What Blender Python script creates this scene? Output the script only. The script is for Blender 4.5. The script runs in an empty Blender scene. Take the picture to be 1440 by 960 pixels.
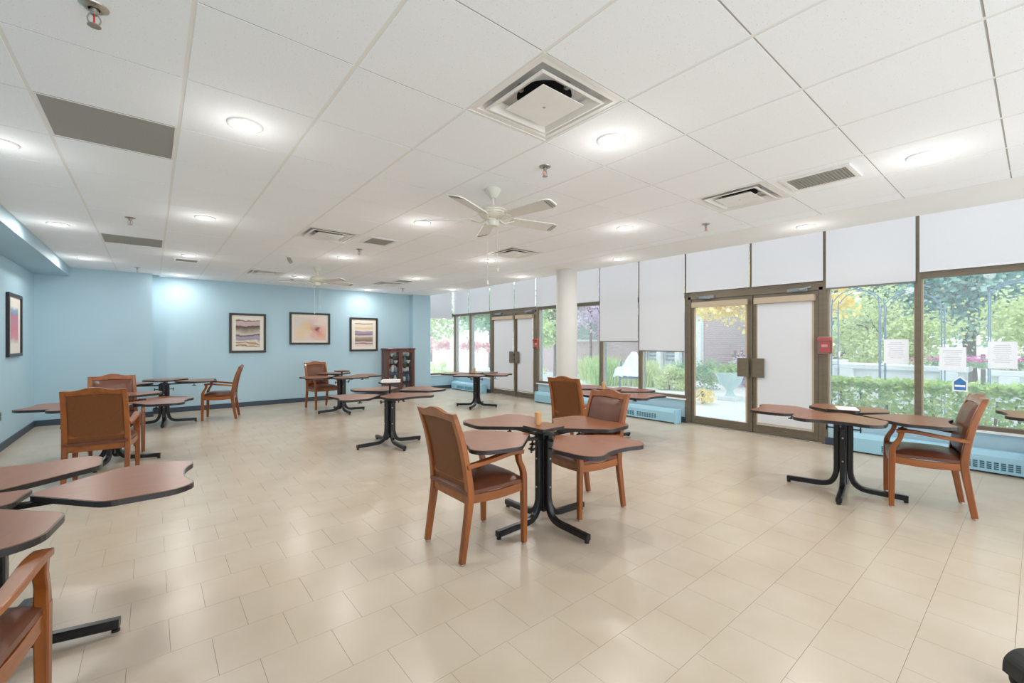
import bpy, math, random
from mathutils import Vector, Matrix

# ------------------------------------------------------------------ camera, sky, exposure
scene = bpy.context.scene
col = scene.collection
H = 1.43                 # eye height
C = 2.7185               # suspended ceiling
YAW = 0.8797
cam_data = bpy.data.cameras.new('camera')
cam_data.sensor_width = 36.0
cam_data.lens = 613.0 / 1440.0 * 36.0
cam_data.clip_start = 0.05
cam_data.clip_end = 200
cam = bpy.data.objects.new('camera', cam_data)
col.objects.link(cam)
cam.location = (0, 0, H)
cam.rotation_euler = (math.pi / 2, 0, YAW - math.pi / 2)
scene.camera = cam

world = bpy.data.worlds.new('sky')
scene.world = world
world.use_nodes = True
bg = world.node_tree.nodes['Background']
bg.inputs[0].default_value = (0.90, 0.955, 1.0, 1)
bg.inputs[1].default_value = 2.3

LAMP_W = 7.9             # watts of one recessed downlight
scene.view_settings.view_transform = 'Standard'
scene.view_settings.look = 'None'
scene.view_settings.gamma = 1.0
scene.view_settings.use_curve_mapping = False
scene.view_settings.exposure = 0.38
scene.cycles.use_denoising = True
scene.cycles.max_bounces = 10
scene.cycles.diffuse_bounces = 6
scene.cycles.transparent_max_bounces = 16
scene.cycles.sample_clamp_indirect = 4.0

PI = math.pi
def rad(a): return a * PI / 180.0

# ------------------------------------------------------------------ materials
def srgb(r, g, b):
    def c(v):
        v /= 255.0
        return v / 12.92 if v <= 0.04045 else ((v + 0.055) / 1.055) ** 2.4
    return (c(r), c(g), c(b), 1.0)

MATS = {}
def mat(name, rgb, rough=0.5, spec=0.5, metal=0.0, noise=None, bump=None, coat=0.0, coords='Object'):
    """noise = (scale, amount, second rgb, stretch) ; bump = (scale, strength)"""
    if name in MATS: return MATS[name]
    m = bpy.data.materials.new(name); m.use_nodes = True
    nt = m.node_tree; p = nt.nodes['Principled BSDF']
    p.inputs['Base Color'].default_value = srgb(*rgb)
    p.inputs['Roughness'].default_value = rough
    p.inputs['Specular IOR Level'].default_value = spec
    p.inputs['Metallic'].default_value = metal
    p.inputs['Coat Weight'].default_value = coat
    tc = None
    if noise or bump:
        if coords == 'World':
            tc = nt.nodes.new('ShaderNodeNewGeometry').outputs['Position']
        else:
            tc = nt.nodes.new('ShaderNodeTexCoord').outputs[coords]
    if noise:
        sc, lo, hi, rgb2, stretch = noise
        mp = nt.nodes.new('ShaderNodeMapping'); mp.inputs['Scale'].default_value = stretch
        nt.links.new(tc, mp.inputs['Vector'])
        n = nt.nodes.new('ShaderNodeTexNoise'); n.inputs['Scale'].default_value = sc
        n.inputs['Detail'].default_value = 5.0
        nt.links.new(mp.outputs[0], n.inputs['Vector'])
        r = nt.nodes.new('ShaderNodeValToRGB')
        r.color_ramp.elements[0].position = lo; r.color_ramp.elements[0].color = srgb(*rgb)
        r.color_ramp.elements[1].position = hi; r.color_ramp.elements[1].color = srgb(*rgb2)
        nt.links.new(n.outputs['Fac'], r.inputs['Fac'])
        nt.links.new(r.outputs['Color'], p.inputs['Base Color'])
    if bump:
        n2 = nt.nodes.new('ShaderNodeTexNoise'); n2.inputs['Scale'].default_value = bump[0]
        n2.inputs['Detail'].default_value = 3.0
        nt.links.new(tc, n2.inputs['Vector'])
        b = nt.nodes.new('ShaderNodeBump'); b.inputs['Strength'].default_value = bump[1]
        b.inputs['Distance'].default_value = 0.002
        nt.links.new(n2.outputs['Fac'], b.inputs['Height'])
        nt.links.new(b.outputs['Normal'], p.inputs['Normal'])
    MATS[name] = m
    return m

def emit(name, rgb, strength):
    m = bpy.data.materials.new(name); m.use_nodes = True
    p = m.node_tree.nodes['Principled BSDF']
    p.inputs['Base Color'].default_value = srgb(*rgb)
    p.inputs['Emission Color'].default_value = srgb(*rgb)
    p.inputs['Emission Strength'].default_value = strength
    MATS[name] = m; return m

def mat_glass(name, tint=(255, 255, 255), refl=0.06, veil=0.0):
    m = bpy.data.materials.new(name); m.use_nodes = True
    nt = m.node_tree; nt.nodes.remove(nt.nodes['Principled BSDF'])
    out = nt.nodes['Material Output']
    t = nt.nodes.new('ShaderNodeBsdfTransparent'); t.inputs[0].default_value = srgb(*tint)
    g = nt.nodes.new('ShaderNodeBsdfGlossy'); g.inputs['Roughness'].default_value = 0.02
    mx = nt.nodes.new('ShaderNodeMixShader'); mx.inputs[0].default_value = refl
    nt.links.new(t.outputs[0], mx.inputs[1]); nt.links.new(g.outputs[0], mx.inputs[2])
    last = mx
    if veil:      # white veil mixed in to imitate glare on the glass
        d = nt.nodes.new('ShaderNodeBsdfTranslucent'); d.inputs[0].default_value = srgb(250, 252, 255)
        m2 = nt.nodes.new('ShaderNodeMixShader'); m2.inputs[0].default_value = veil
        nt.links.new(mx.outputs[0], m2.inputs[1]); nt.links.new(d.outputs[0], m2.inputs[2]); last = m2
    nt.links.new(last.outputs[0], out.inputs['Surface'])
    MATS[name] = m; return m

def mat_translucent(name, rgb, trans, rgb2=None):
    m = bpy.data.materials.new(name); m.use_nodes = True
    nt = m.node_tree; nt.nodes.remove(nt.nodes['Principled BSDF'])
    out = nt.nodes['Material Output']
    d = nt.nodes.new('ShaderNodeBsdfDiffuse'); d.inputs[0].default_value = srgb(*rgb)
    t = nt.nodes.new('ShaderNodeBsdfTranslucent'); t.inputs[0].default_value = srgb(*(rgb2 or rgb))
    mx = nt.nodes.new('ShaderNodeMixShader'); mx.inputs[0].default_value = trans
    nt.links.new(d.outputs[0], mx.inputs[1]); nt.links.new(t.outputs[0], mx.inputs[2])
    nt.links.new(mx.outputs[0], out.inputs['Surface'])
    MATS[name] = m; return m

def mat_leaf(name, c1, c2, scale=1.6, trans=0.35):
    m = bpy.data.materials.new(name); m.use_nodes = True
    nt = m.node_tree; nt.nodes.remove(nt.nodes['Principled BSDF'])
    out = nt.nodes['Material Output']
    tc = nt.nodes.new('ShaderNodeTexCoord')
    n = nt.nodes.new('ShaderNodeTexNoise'); n.inputs['Scale'].default_value = scale
    n.inputs['Detail'].default_value = 6.0
    nt.links.new(tc.outputs['Object'], n.inputs['Vector'])
    r = nt.nodes.new('ShaderNodeValToRGB')
    r.color_ramp.elements[0].position = 0.38; r.color_ramp.elements[0].color = srgb(*c1)
    r.color_ramp.elements[1].position = 0.62; r.color_ramp.elements[1].color = srgb(*c2)
    nt.links.new(n.outputs['Fac'], r.inputs['Fac'])
    d = nt.nodes.new('ShaderNodeBsdfDiffuse'); t = nt.nodes.new('ShaderNodeBsdfTranslucent')
    nt.links.new(r.outputs[0], d.inputs[0]); nt.links.new(r.outputs[0], t.inputs[0])
    mx = nt.nodes.new('ShaderNodeMixShader'); mx.inputs[0].default_value = trans
    nt.links.new(d.outputs[0], mx.inputs[1]); nt.links.new(t.outputs[0], mx.inputs[2])
    nt.links.new(mx.outputs[0], out.inputs['Surface'])
    MATS[name] = m; return m

W1 = (1, 1, 1)
BLUE = mat('blue_wall_paint', (173, 203, 217), 0.55, 0.35, noise=(1.2, 0.3, 0.7, (178, 207, 220), W1), bump=(260, 0.05), coords='World')
CEIL_TILE = mat('ceiling_tile_white', (246, 249, 254), 0.9, 0.1, noise=(170, 0.26, 0.36, (247, 250, 254), W1), bump=(120, 0.25), coords='World')
# pinholes of the mineral-fibre tile
_r = [n for n in CEIL_TILE.node_tree.nodes if n.type == 'VALTORGB'][0]
_r.color_ramp.elements[0].color = srgb(196, 192, 186)
TEE = mat('ceiling_grid_white', (236, 235, 232), 0.6, 0.3, noise=(8, 0.3, 0.7, (240, 239, 236), W1), coords='World')
XTEE = mat('ceiling_cross_tee_shade', (176, 174, 170), 0.6, 0.3, noise=(8, 0.3, 0.7, (182, 180, 176), W1), coords='World')  # white tees greyed to imitate the shade line in the cross joints
DRYWALL = mat('white_drywall', (240, 240, 240), 0.8, 0.2, noise=(3, 0.3, 0.7, (243, 243, 243), W1), bump=(300, 0.04), coords='World')
GROUT = mat('floor_joint', (140, 128, 108), 0.7, 0.2, noise=(5, 0.3, 0.7, (126, 115, 98), W1), coords='World')
FLOOR = mat('vinyl_floor_tile', (192, 176, 156), 0.26, 0.40, noise=(2.6, 0.3, 0.72, (201, 187, 169), W1), bump=(9, 0.06), coords='World')
NAVY = mat('dark_rubber_base', (60, 72, 86), 0.5, 0.4, noise=(6, 0.3, 0.7, (66, 78, 92), W1))
BRONZE = mat('bronze_frame', (112, 101, 86), 0.4, 0.5, 0.3, noise=(4, 0.3, 0.7, (120, 109, 93), (1, 1, 6)))
GREYFRAME = mat('grey_aluminium', (128, 134, 138), 0.45, 0.5, 0.2, noise=(4, 0.3, 0.7, (136, 141, 144), (1, 1, 6)))
BEIGE_METAL = mat('beige_metal', (190, 172, 148), 0.5, 0.4, noise=(4, 0.3, 0.7, (182, 165, 142), W1))
BLIND = mat_translucent('roller_blind_cloth', (230, 230, 232), 0.25)
BLINDBAR = mat('blind_bar', (226, 226, 228), 0.5, 0.3, noise=(9, 0.3, 0.7, (218, 218, 221), W1))
DARKBAR = mat('blind_dark_bar', (120, 118, 112), 0.5, 0.4, noise=(9, 0.3, 0.7, (110, 108, 103), W1))
GLASS = mat_glass('window_glass', (246, 251, 252), 0.04, 0.085)
CABGLASS = mat_glass('cabinet_glass', (250, 251, 252), 0.05)
PLASTIC_CLEAR = mat_glass('clear_cover', (250, 232, 228), 0.12)
WOOD = mat('varnished_oak', (120, 63, 22), 0.34, 0.45, noise=(14, 0.32, 0.68, (156, 88, 34), (1, 1, 0.14)), coat=0.25)
WOODH = mat('varnished_oak_across', (120, 63, 22), 0.34, 0.45, noise=(14, 0.32, 0.68, (156, 88, 34), (0.14, 1, 1)), coat=0.25)
LEATHER = mat('brown_vinyl', (98, 56, 38), 0.33, 0.5, noise=(11, 0.3, 0.7, (108, 63, 43), W1), bump=(180, 0.15))
FABRIC = mat('tan_back_vinyl', (116, 70, 36), 0.5, 0.3, noise=(60, 0.3, 0.7, (108, 64, 32), W1), bump=(240, 0.2))
LAMINATE = mat('brown_laminate', (146, 93, 62), 0.30, 0.30, noise=(22, 0.3, 0.7, (134, 83, 55), (0.2, 1.4, 1)))
EDGE = mat('black_edge_band', (42, 38, 38), 0.35, 0.5, noise=(12, 0.3, 0.7, (48, 44, 43), W1))
BLACK = mat('black_steel', (26, 26, 28), 0.28, 0.5, 0.1, noise=(15, 0.3, 0.7, (32, 32, 35), W1))
RUBBER = mat('black_rubber', (30, 32, 32), 0.5, 0.4, noise=(15, 0.3, 0.7, (42, 45, 43), W1))
STEEL = mat('bright_steel', (190, 186, 178), 0.3, 0.5, 0.9, noise=(15, 0.3, 0.7, (176, 172, 165), W1))
WHITEMETAL = mat('white_enamel', (238, 237, 235), 0.4, 0.4, noise=(10, 0.3, 0.7, (232, 231, 229), W1))
DARKVOID = mat('duct_shade', (34, 33, 34), 0.8, 0.2, noise=(10, 0.3, 0.7, (22, 22, 23), W1))  # black imitates the unlit inside of the duct
GREYPANEL = mat('grey_grille', (152, 150, 144), 0.7, 0.2, noise=(220, 0.35, 0.6, (164, 162, 156), W1), bump=(300, 0.4), coords='World')
CREAM = mat('cream_fan_enamel', (222, 220, 208), 0.4, 0.4, noise=(10, 0.3, 0.7, (216, 213, 200), W1))
FANWOOD = mat('washed_fan_blade', (226, 224, 218), 0.45, 0.4, noise=(12, 0.3, 0.7, (216, 214, 207), (0.2, 1, 1)))
LENS = emit('lit_lens', (255, 250, 240), 7.0)
HEATER = mat('heater_blue_enamel', (156, 202, 220), 0.4, 0.4, noise=(3, 0.3, 0.7, (162, 206, 224), W1))
SLOT = mat('heater_slot_shade', (74, 108, 124), 0.7, 0.2, noise=(10, 0.3, 0.7, (66, 98, 114), W1))  # darker blue strips imitate the shade inside the vent slots
BLACKFRAME = mat('black_picture_frame', (40, 36, 36), 0.35, 0.4, noise=(16, 0.3, 0.7, (48, 43, 42), W1))
MATBOARD = mat('picture_mat', (232, 226, 216), 0.8, 0.2, noise=(40, 0.3, 0.7, (226, 220, 210), W1))
MAHOG = mat('mahogany', (104, 56, 42), 0.3, 0.5, noise=(14, 0.3, 0.7, (86, 45, 34), (1, 1, 0.15)), coat=0.2)
PAPER = mat('paper_white', (244, 246, 250), 0.8, 0.2, noise=(30, 0.3, 0.7, (240, 243, 248), W1))
TAN = mat('tan_cup', (214, 170, 116), 0.5, 0.4, noise=(18, 0.3, 0.7, (204, 158, 104), (1, 1, 0.3)))
RED = mat('red_enamel', (214, 52, 44), 0.35, 0.5, noise=(12, 0.3, 0.7, (204, 44, 40), W1))
CONCRETE = mat('pale_concrete', (214, 216, 218), 0.85, 0.2, noise=(3, 0.3, 0.7, (226, 228, 230), W1), bump=(50, 0.2), coords='World')
PATIO = mat('patio_paving', (208, 210, 214), 0.85, 0.2, noise=(1.1, 0.3, 0.7, (224, 226, 230), W1), coords='World')

# ------------------------------------------------------------------ mesh helpers
class MB:
    def __init__(s): s.v = []; s.f = []
    def _add(s, vs, fs):
        o = len(s.v); s.v += [tuple(v) for v in vs]; s.f += [tuple(i + o for i in f) for f in fs]; return s
    def box(s, x0, x1, y0, y1, z0, z1):
        vs = [(x, y, z) for z in (z0, z1) for y in (y0, y1) for x in (x0, x1)]
        return s._add(vs, [(0, 2, 3, 1), (4, 5, 7, 6), (0, 1, 5, 4), (2, 6, 7, 3), (0, 4, 6, 2), (1, 3, 7, 5)])
    def cbox(s, cx, cy, cz, dx, dy, dz): return s.box(cx - dx / 2, cx + dx / 2, cy - dy / 2, cy + dy / 2, cz - dz / 2, cz + dz / 2)
    def prism(s, pts, z0, z1):
        n = len(pts)
        vs = [(x, y, z0) for x, y in pts] + [(x, y, z1) for x, y in pts]
        fs = [tuple(range(n - 1, -1, -1)), tuple(range(n, 2 * n))] + [(i, (i + 1) % n, n + (i + 1) % n, n + i) for i in range(n)]
        return s._add(vs, fs)
    def band(s, outer, inner, z0, z1):
        n = len(outer)
        vs = [(x, y, z0) for x, y in outer] + [(x, y, z1) for x, y in outer] + [(x, y, z0) for x, y in inner] + [(x, y, z1) for x, y in inner]
        fs = []
        for i in range(n):
            j = (i + 1) % n
            fs += [(i, j, n + j, n + i), (n + i, n + j, 3 * n + j, 3 * n + i), (2 * n + j, 2 * n + i, 3 * n + i, 3 * n + j), (j, i, 2 * n + i, 2 * n + j)]
        return s._add(vs, fs)
    def lathe(s, prof, seg=20, o=(0, 0, 0), axis='z'):
        vs = []; m = len(prof)
        for k in range(seg):
            a = 2 * PI * k / seg
            for r, z in prof:
                p = (r * math.cos(a), r * math.sin(a), z)
                if axis == 'x': p = (p[2], p[0], p[1])
                elif axis == 'y': p = (p[1], p[2], p[0])
                vs.append((p[0] + o[0], p[1] + o[1], p[2] + o[2]))
        fs = []
        for k in range(seg):
            k2 = (k + 1) % seg
            for i in range(m - 1): fs.append((k * m + i, k2 * m + i, k2 * m + i + 1, k * m + i + 1))
        if prof[0][0] > 1e-6: fs.append(tuple(k * m for k in range(seg - 1, -1, -1)))
        if prof[-1][0] > 1e-6: fs.append(tuple(k * m + m - 1 for k in range(seg)))
        return s._add(vs, fs)
    def sweep(s, path, w, d, side=(0, 1, 0), seg=None, smooth=4, rnd=0.25):
        """rectangular section (w along side, d across) with chamfered corners swept along a spline; w, d may be lists per control point"""
        P = [Vector(p) for p in path]; n = len(P)
        Wd = w if isinstance(w, (list, tuple)) else [w] * n
        Dd = d if isinstance(d, (list, tuple)) else [d] * n
        pts = []; ws = []; ds = []
        if n == 2 or smooth <= 1:
            pts = P; ws = list(Wd); ds = list(Dd)
        else:
            for i in range(n - 1):
                p0 = P[max(i - 1, 0)]; p1 = P[i]; p2 = P[i + 1]; p3 = P[min(i + 2, n - 1)]
                for k in range(smooth):
                    t = k / smooth
                    pts.append(0.5 * ((2 * p1) + (-p0 + p2) * t + (2 * p0 - 5 * p1 + 4 * p2 - p3) * t * t + (-p0 + 3 * p1 - 3 * p2 + p3) * t ** 3))
                    ws.append(Wd[i] + (Wd[i + 1] - Wd[i]) * t); ds.append(Dd[i] + (Dd[i + 1] - Dd[i]) * t)
            pts.append(P[-1]); ws.append(Wd[-1]); ds.append(Dd[-1])
        sv = Vector(side); rings = []
        for i, p in enumerate(pts):
            t = (pts[min(i + 1, len(pts) - 1)] - pts[max(i - 1, 0)]).normalized()
            a = (sv - t * sv.dot(t)).normalized(); b = t.cross(a)
            hw = ws[i] / 2; hd = ds[i] / 2; c = min(hw, hd) * rnd
            ring = []
            for (u, v) in ((hw - c, hd), (hw, hd - c), (hw, -hd + c), (hw - c, -hd), (-hw + c, -hd), (-hw, -hd + c), (-hw, hd - c), (-hw + c, hd)):
                ring.append(p + a * u + b * v)
            rings.append(ring)
        vs = [v for r in rings for v in r]; fs = []
        for i in range(len(rings) - 1):
            for k in range(8):
                k2 = (k + 1) % 8
                fs.append((i * 8 + k, i * 8 + k2, (i + 1) * 8 + k2, (i + 1) * 8 + k))
        fs.append(tuple(range(7, -1, -1))); o = (len(rings) - 1) * 8
        fs.append(tuple(o + k for k in range(8)))
        return s._add(vs, fs)
    def mesh(s, name, material, smooth=False):
        me = bpy.data.meshes.new(name); me.from_pydata(s.v, [], s.f)
        me.materials.append(material)
        if smooth:
            for p in me.polygons: p.use_smooth = True
        me.validate(); me.update()
        return me
    def build(s, name, material, parent=None, loc=(0, 0, 0), rz=0, bevel=0, smooth=False, rot=None):
        return place(s.mesh(name, material, smooth), name, parent, loc, rz, bevel, rot, smooth)

def place(me, name, parent=None, loc=(0, 0, 0), rz=0, bevel=0, rot=None, smooth=False):
    o = bpy.data.objects.new(name, me); col.objects.link(o)
    o.location = loc; o.rotation_euler = rot or (0, 0, rz)
    if parent: o.parent = parent
    if bevel:
        b = o.modifiers.new('bevel', 'BEVEL'); b.width = bevel; b.segments = 2; b.limit_method = 'ANGLE'; b.angle_limit = rad(40)
    if smooth:
        try:
            me.set_sharp_from_angle(angle=rad(38))
        except Exception:
            pass
    return o

def empty(name, loc=(0, 0, 0), rz=0):
    o = bpy.data.objects.new(name, None); col.objects.link(o)
    o.location = loc; o.rotation_euler = (0, 0, rz); o.empty_display_size = 0.1
    return o

def tag(o, label=None, cat=None, group=None, kind=None):
    if label: o['label'] = label
    if cat: o['category'] = cat
    if group: o['group'] = group
    if kind: o['kind'] = kind
    return o

def kids(o): return [c for c in bpy.data.objects if c.parent == o]
def copy_tree(o, parent=None):
    c = o.copy(); col.objects.link(c); c.parent = parent
    for ch in kids(o): copy_tree(ch, c)
    return c

def structure(o, label=None): o['kind'] = 'structure'; 
def rounded(pts, rads, seg=4):
    """round the corners of a polygon; rads per corner"""
    out = []; n = len(pts)
    for i in range(n):
        p = Vector(pts[i]); a = Vector(pts[i - 1]); b = Vector(pts[(i + 1) % n]); r = rads[i]
        if r <= 0: out.append((p.x, p.y)); continue
        da = (a - p); db = (b - p); la = min(r, da.length * 0.48); lb = min(r, db.length * 0.48)
        q0 = p + da.normalized() * la; q1 = p + db.normalized() * lb
        for k in range(seg + 1):
            t = k / seg
            q = q0 * (1 - t) ** 2 + p * 2 * t * (1 - t) + q1 * t * t
            out.append((q.x, q.y))
    return out
def inset(pts, d):
    n = len(pts); out = []
    for i in range(n):
        a = Vector(pts[i - 1]); p = Vector(pts[i]); b = Vector(pts[(i + 1) % n])
        t = (b - a).normalized(); nrm = Vector((-t.y, t.x))
        out.append((p.x + nrm.x * d, p.y + nrm.y * d))
    return out

# ------------------------------------------------------------------ the room shell
XL, XR = -1.52, 7.30       # left wall, window plane
YN = -2.6                  # the room goes on behind the camera; modelled as far as this
YB1, YB2, YE = 10.75, 11.13, 11.62
XS = 0.015                 # step of the back wall
XP0, XP1, YP = 5.53, 6.07, 10.95   # pier at the window end of the back wall
CEND, CEDGE = 5.24, 6.06   # last ceiling tile, edge of the plain ceiling
ZT = 3.30                  # head of the tall windows

floor = MB().box(XL - .15, XR + .2, YN, YE + .15, -0.12, -0.003).build('floor', GROUT)
structure(floor)
FP = 0.3096; FJ = 0.0013
fx, fy = math.cos(YAW), math.sin(YAW)
def project(x, y, z):
    d = x * fx + y * fy
    if d < 0.1: return None
    return 720 + 613 * (x * fy - y * fx) / d, 480 - 613 * (z - H) / d, d
tiles = []
for k in range(-9, 38):
    y0 = 0.0715 + FP * k
    off = 0.0686 if k % 2 == 0 else 0.2245
    for j in range(-6, 25):
        x0 = off + FP * j
        ax, bx = max(x0, XL), min(x0 + FP, XR); ay, by = max(y0, YN), min(y0 + FP, YE)
        if bx - ax < 0.02 or by - ay < 0.02: continue
        if ay > YB1 and bx < XS: continue
        pr = project((ax + bx) / 2, (ay + by) / 2, 0)
        seen = pr and -40 < pr[0] < 1480 and pr[1] < 1000
        tiles.append((pr[2] if seen else 99, ax, bx, ay, by))
tiles.sort()
full_tile = MB().box(FJ / 2, FP - FJ / 2, FJ / 2, FP - FJ / 2, -0.002, 0.0).mesh('floor_tile', FLOOR)
rest = MB(); n_single = 0
for d, ax, bx, ay, by in tiles:
    if n_single < 298 and bx - ax > FP - 1e-4 and by - ay > FP - 1e-4:
        place(full_tile, 'floor_tile', floor, (ax, ay, 0)); n_single += 1
    else:
        rest.box(ax + FJ / 2, bx - FJ / 2, ay + FJ / 2, by - FJ / 2, -0.002, 0.0)
tag(rest.build('floor_tile_field', FLOOR, floor), kind='stuff')

wl = MB().box(XL - .15, XL, YN, YB1 + .5, 0, C + .2).build('wall_left', BLUE); structure(wl)
wb = MB().box(XL, XS, YB1, YB1 + .5, 0, C + .2).box(XS, XP0 + .02, YB2, YB2 + .15, 0, C + .2).box(XP0, XP1, YP, YE + .1, 0, C + .2).build('wall_back', BLUE); structure(wb)
bbl = MB().box(XL, XL + .014, YN, YB1, 0, .10).build('baseboard_left', NAVY); structure(bbl)
bbb = MB().box(XL + .014, XS, YB1 - .014, YB1, 0, .10).box(XS, XS + .014, YB1 - .014, YB2, 0, .10).box(XS + .014, XP0, YB2 - .014, YB2, 0, .10).build('baseboard_back', NAVY); structure(bbb)
# soffit along the left wall
sf = MB().box(XL, -1.095, YN, YB1, 2.565, C + .05).build('trim_1', BLUE, bevel=0.004); structure(sf)

# ceiling slab, grid, tiles
ceil = MB().box(XL - .15, CEDGE, YN, YE + .2, C + .05, C + .25).box(CEND, CEDGE, YN, YE, C, C + .05).build('ceiling', DRYWALL); structure(ceil)
well = MB().box(CEDGE, XR + .4, YN, YE + .3, ZT + .06, ZT + .25).build('ceiling_window_well', DRYWALL, ceil)
TX, TY = 0.61, 0.633
X0, Y0 = 1.347, 1.405
VL = list(range(-4, 7)); UL = list(range(-6, 16))
tee_y = MB().box(-.013, .013, 0, YB2 + .3 - YN, 0, .03).mesh('ceiling_tee', TEE)
for v in VL:
    place(tee_y, 'ceiling_tee', ceil, (X0 + TX * v, YN, C + .0022))
tee_x = MB().box(0, CEND + 1.1, -.013, .013, 0, .03).mesh('ceiling_cross_tee', XTEE)
for u in UL:
    place(tee_x, 'ceiling_cross_tee', ceil, (-1.10, Y0 + TY * u, C + .0025))
SKIP = {(0, 0), (0, 4), (6, 0), (5, 4), (12, 0), (12, 4), (3, -3), (9, -3)}
GX, GY = .009, .0042
def tile_mesh(w, h):
    a = MB().box(GX, w - GX, GY, h - GY, 0, .03)
    return a.mesh('ceiling_tile', CEIL_TILE)
full_ct = tile_mesh(TX, TY)
for u in range(-7, 16):
    for v in range(-4, 7):
        if (u, v) in SKIP: continue
        x = X0 + TX * v; y = Y0 + TY * u
        w = TX if v < 6 else CEND - x
        y2 = min(y + TY, YE)
        if w < .1 or y2 - y < .06: continue
        if y < YN - .01: continue
        if y > YB1 and v < -2: continue
        me = full_ct if (w == TX and abs(y2 - y - TY) < 1e-6) else tile_mesh(w, y2 - y)
        place(me, 'ceiling_tile', ceil, (x, y, C))

# column
COLP = mat('column_paint', (214, 212, 208), .8, .2, noise=(3, .3, .7, (218, 216, 212), W1))
co = MB().lathe([(.187, 0), (.187, C + .04)], 40).build('column', COLP, None, (5.80, 5.457, 0), smooth=True); structure(co)

# ------------------------------------------------------------------ window wall on the right
wr = MB()
SILL = 0.40
SPANS = [(9.68, YE), (3.95, 7.80), (YN, 1.90)]
for a, b in SPANS: wr.box(XR - .05, XR + .12, a, b, 0, SILL)
wro = wr.build('wall_right', BLUE); structure(wro)
we = MB().box(XP1, XR, YE - .05, YE + .1, 0, SILL).build('wall_end', BLUE); structure(we)
bbr = MB().box(XR - .062, XR - .05, 3.95, 7.80, 0, .10).box(XR - .062, XR - .05, 9.68, YE - .05, 0, .10).box(XR - .062, XR - .05, YN, 1.90, 0, .10).box(XP1, XR - .06, YE - .062, YE - .05, 0, .1).build('baseboard_right', NAVY); structure(bbr)
# sills
tn = [2]
def trim(mb, m, bevel=0.003):
    o = mb.build('trim_%d' % tn[0], m, bevel=bevel); tn[0] += 1; structure(o); return o
for a, b in SPANS: trim(MB().box(XR - .09, XR + .10, a, b, SILL, SILL + .025), WHITEMETAL)
trim(MB().box(XP1, XR - .09, YE - .09, YE + .1, SILL, SILL + .025), WHITEMETAL)
# mullions: bronze face, return greyed to imitate its shaded side
MUL = [11.58, 10.72, 9.68, 7.80, 6.82, 5.85, 4.90, 3.95, 1.90, 0.945, -0.02, -0.98, -1.94]
for y in MUL:
    z0 = SILL + .025 if y not in (9.68, 7.80, 3.95, 1.90) else 0
    o = trim(MB().box(XR - .06, XR - .02, y - .03, y + .03, z0, ZT + .06), BRONZE)
    MB().box(XR - .02, XR + .11, y - .028, y + .028, z0, ZT + .06).build('mullion_return', GREYFRAME, o)
for y in (2.87, 8.62):
    trim(MB().box(XR - .06, XR + .05, y - .025, y + .025, 2.27, ZT + .06), BRONZE)
# transom rail along the whole wall at the door heads, bottom rails above the sills, head
trim(MB().box(XR - .05, XR + .06, YN, YE - .02, 2.20, 2.29), BRONZE)
trim(MB().box(XR - .06, XR + .10, YN, YE, ZT, ZT + .06), BRONZE)
for a, b in SPANS: trim(MB().box(XR - .045, XR + .06, a, b, SILL + .025, SILL + .075), BRONZE)
# end wall frame
trim(MB().box(XP1, XR, YE - .04, YE + .06, 2.20, 2.29).box(XP1, XR, YE - .04, YE + .06, SILL + .025, SILL + .075).box(XP1, XR, YE - .05, YE + .08, ZT, ZT + .06), BRONZE)

wn = 1
BAYS = [(10.72, 11.58), (9.68, 10.72), (6.82, 7.80), (5.85, 6.82), (4.90, 5.85), (3.95, 4.90), (0.945, 1.90), (-0.02, 0.945), (-0.98, -0.02), (-1.94, -0.98)]
for a, b in BAYS:
    w = empty('window_%d' % wn, (XR, (a + b) / 2, SILL + .075)); wn += 1; structure(w)
    hw = (b - a) / 2 - .03
    MB().box(0, .006, -hw, hw, 0, 1.73).build('pane', GLASS, w)
    MB().box(0, .006, -hw, hw, 1.82, ZT - SILL - .075).build('upper_pane', GLASS, w)
    fr = MB()
    for s in (-1, 1): fr.box(-.012, .018, s * hw - .012, s * hw + .012, 0, 1.73)
    fr.build('glazing_bead', BEIGE_METAL, w)
w = empty('window_%d' % wn, ((XP1 + XR) / 2, YE, SILL + .075)); wn += 1; structure(w)
hw = (XR - XP1) / 2 - .03
MB().box(-hw, hw, 0, .006, 0, 1.73).build('pane', GLASS, w)
MB().box(-hw, hw, 0, .006, 1.82, ZT - SILL - .075).build('upper_pane', GLASS, w)
for a, b in ((1.93, 2.85), (2.89, 3.92), (7.83, 8.60), (8.64, 9.65)):
    w = empty('window_%d' % wn, (XR, (a + b) / 2, 2.29)); wn += 1; structure(w)
    MB().box(0, .006, -(b - a) / 2, (b - a) / 2, 0, ZT - 2.29).build('transom_pane', GLASS, w)

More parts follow.
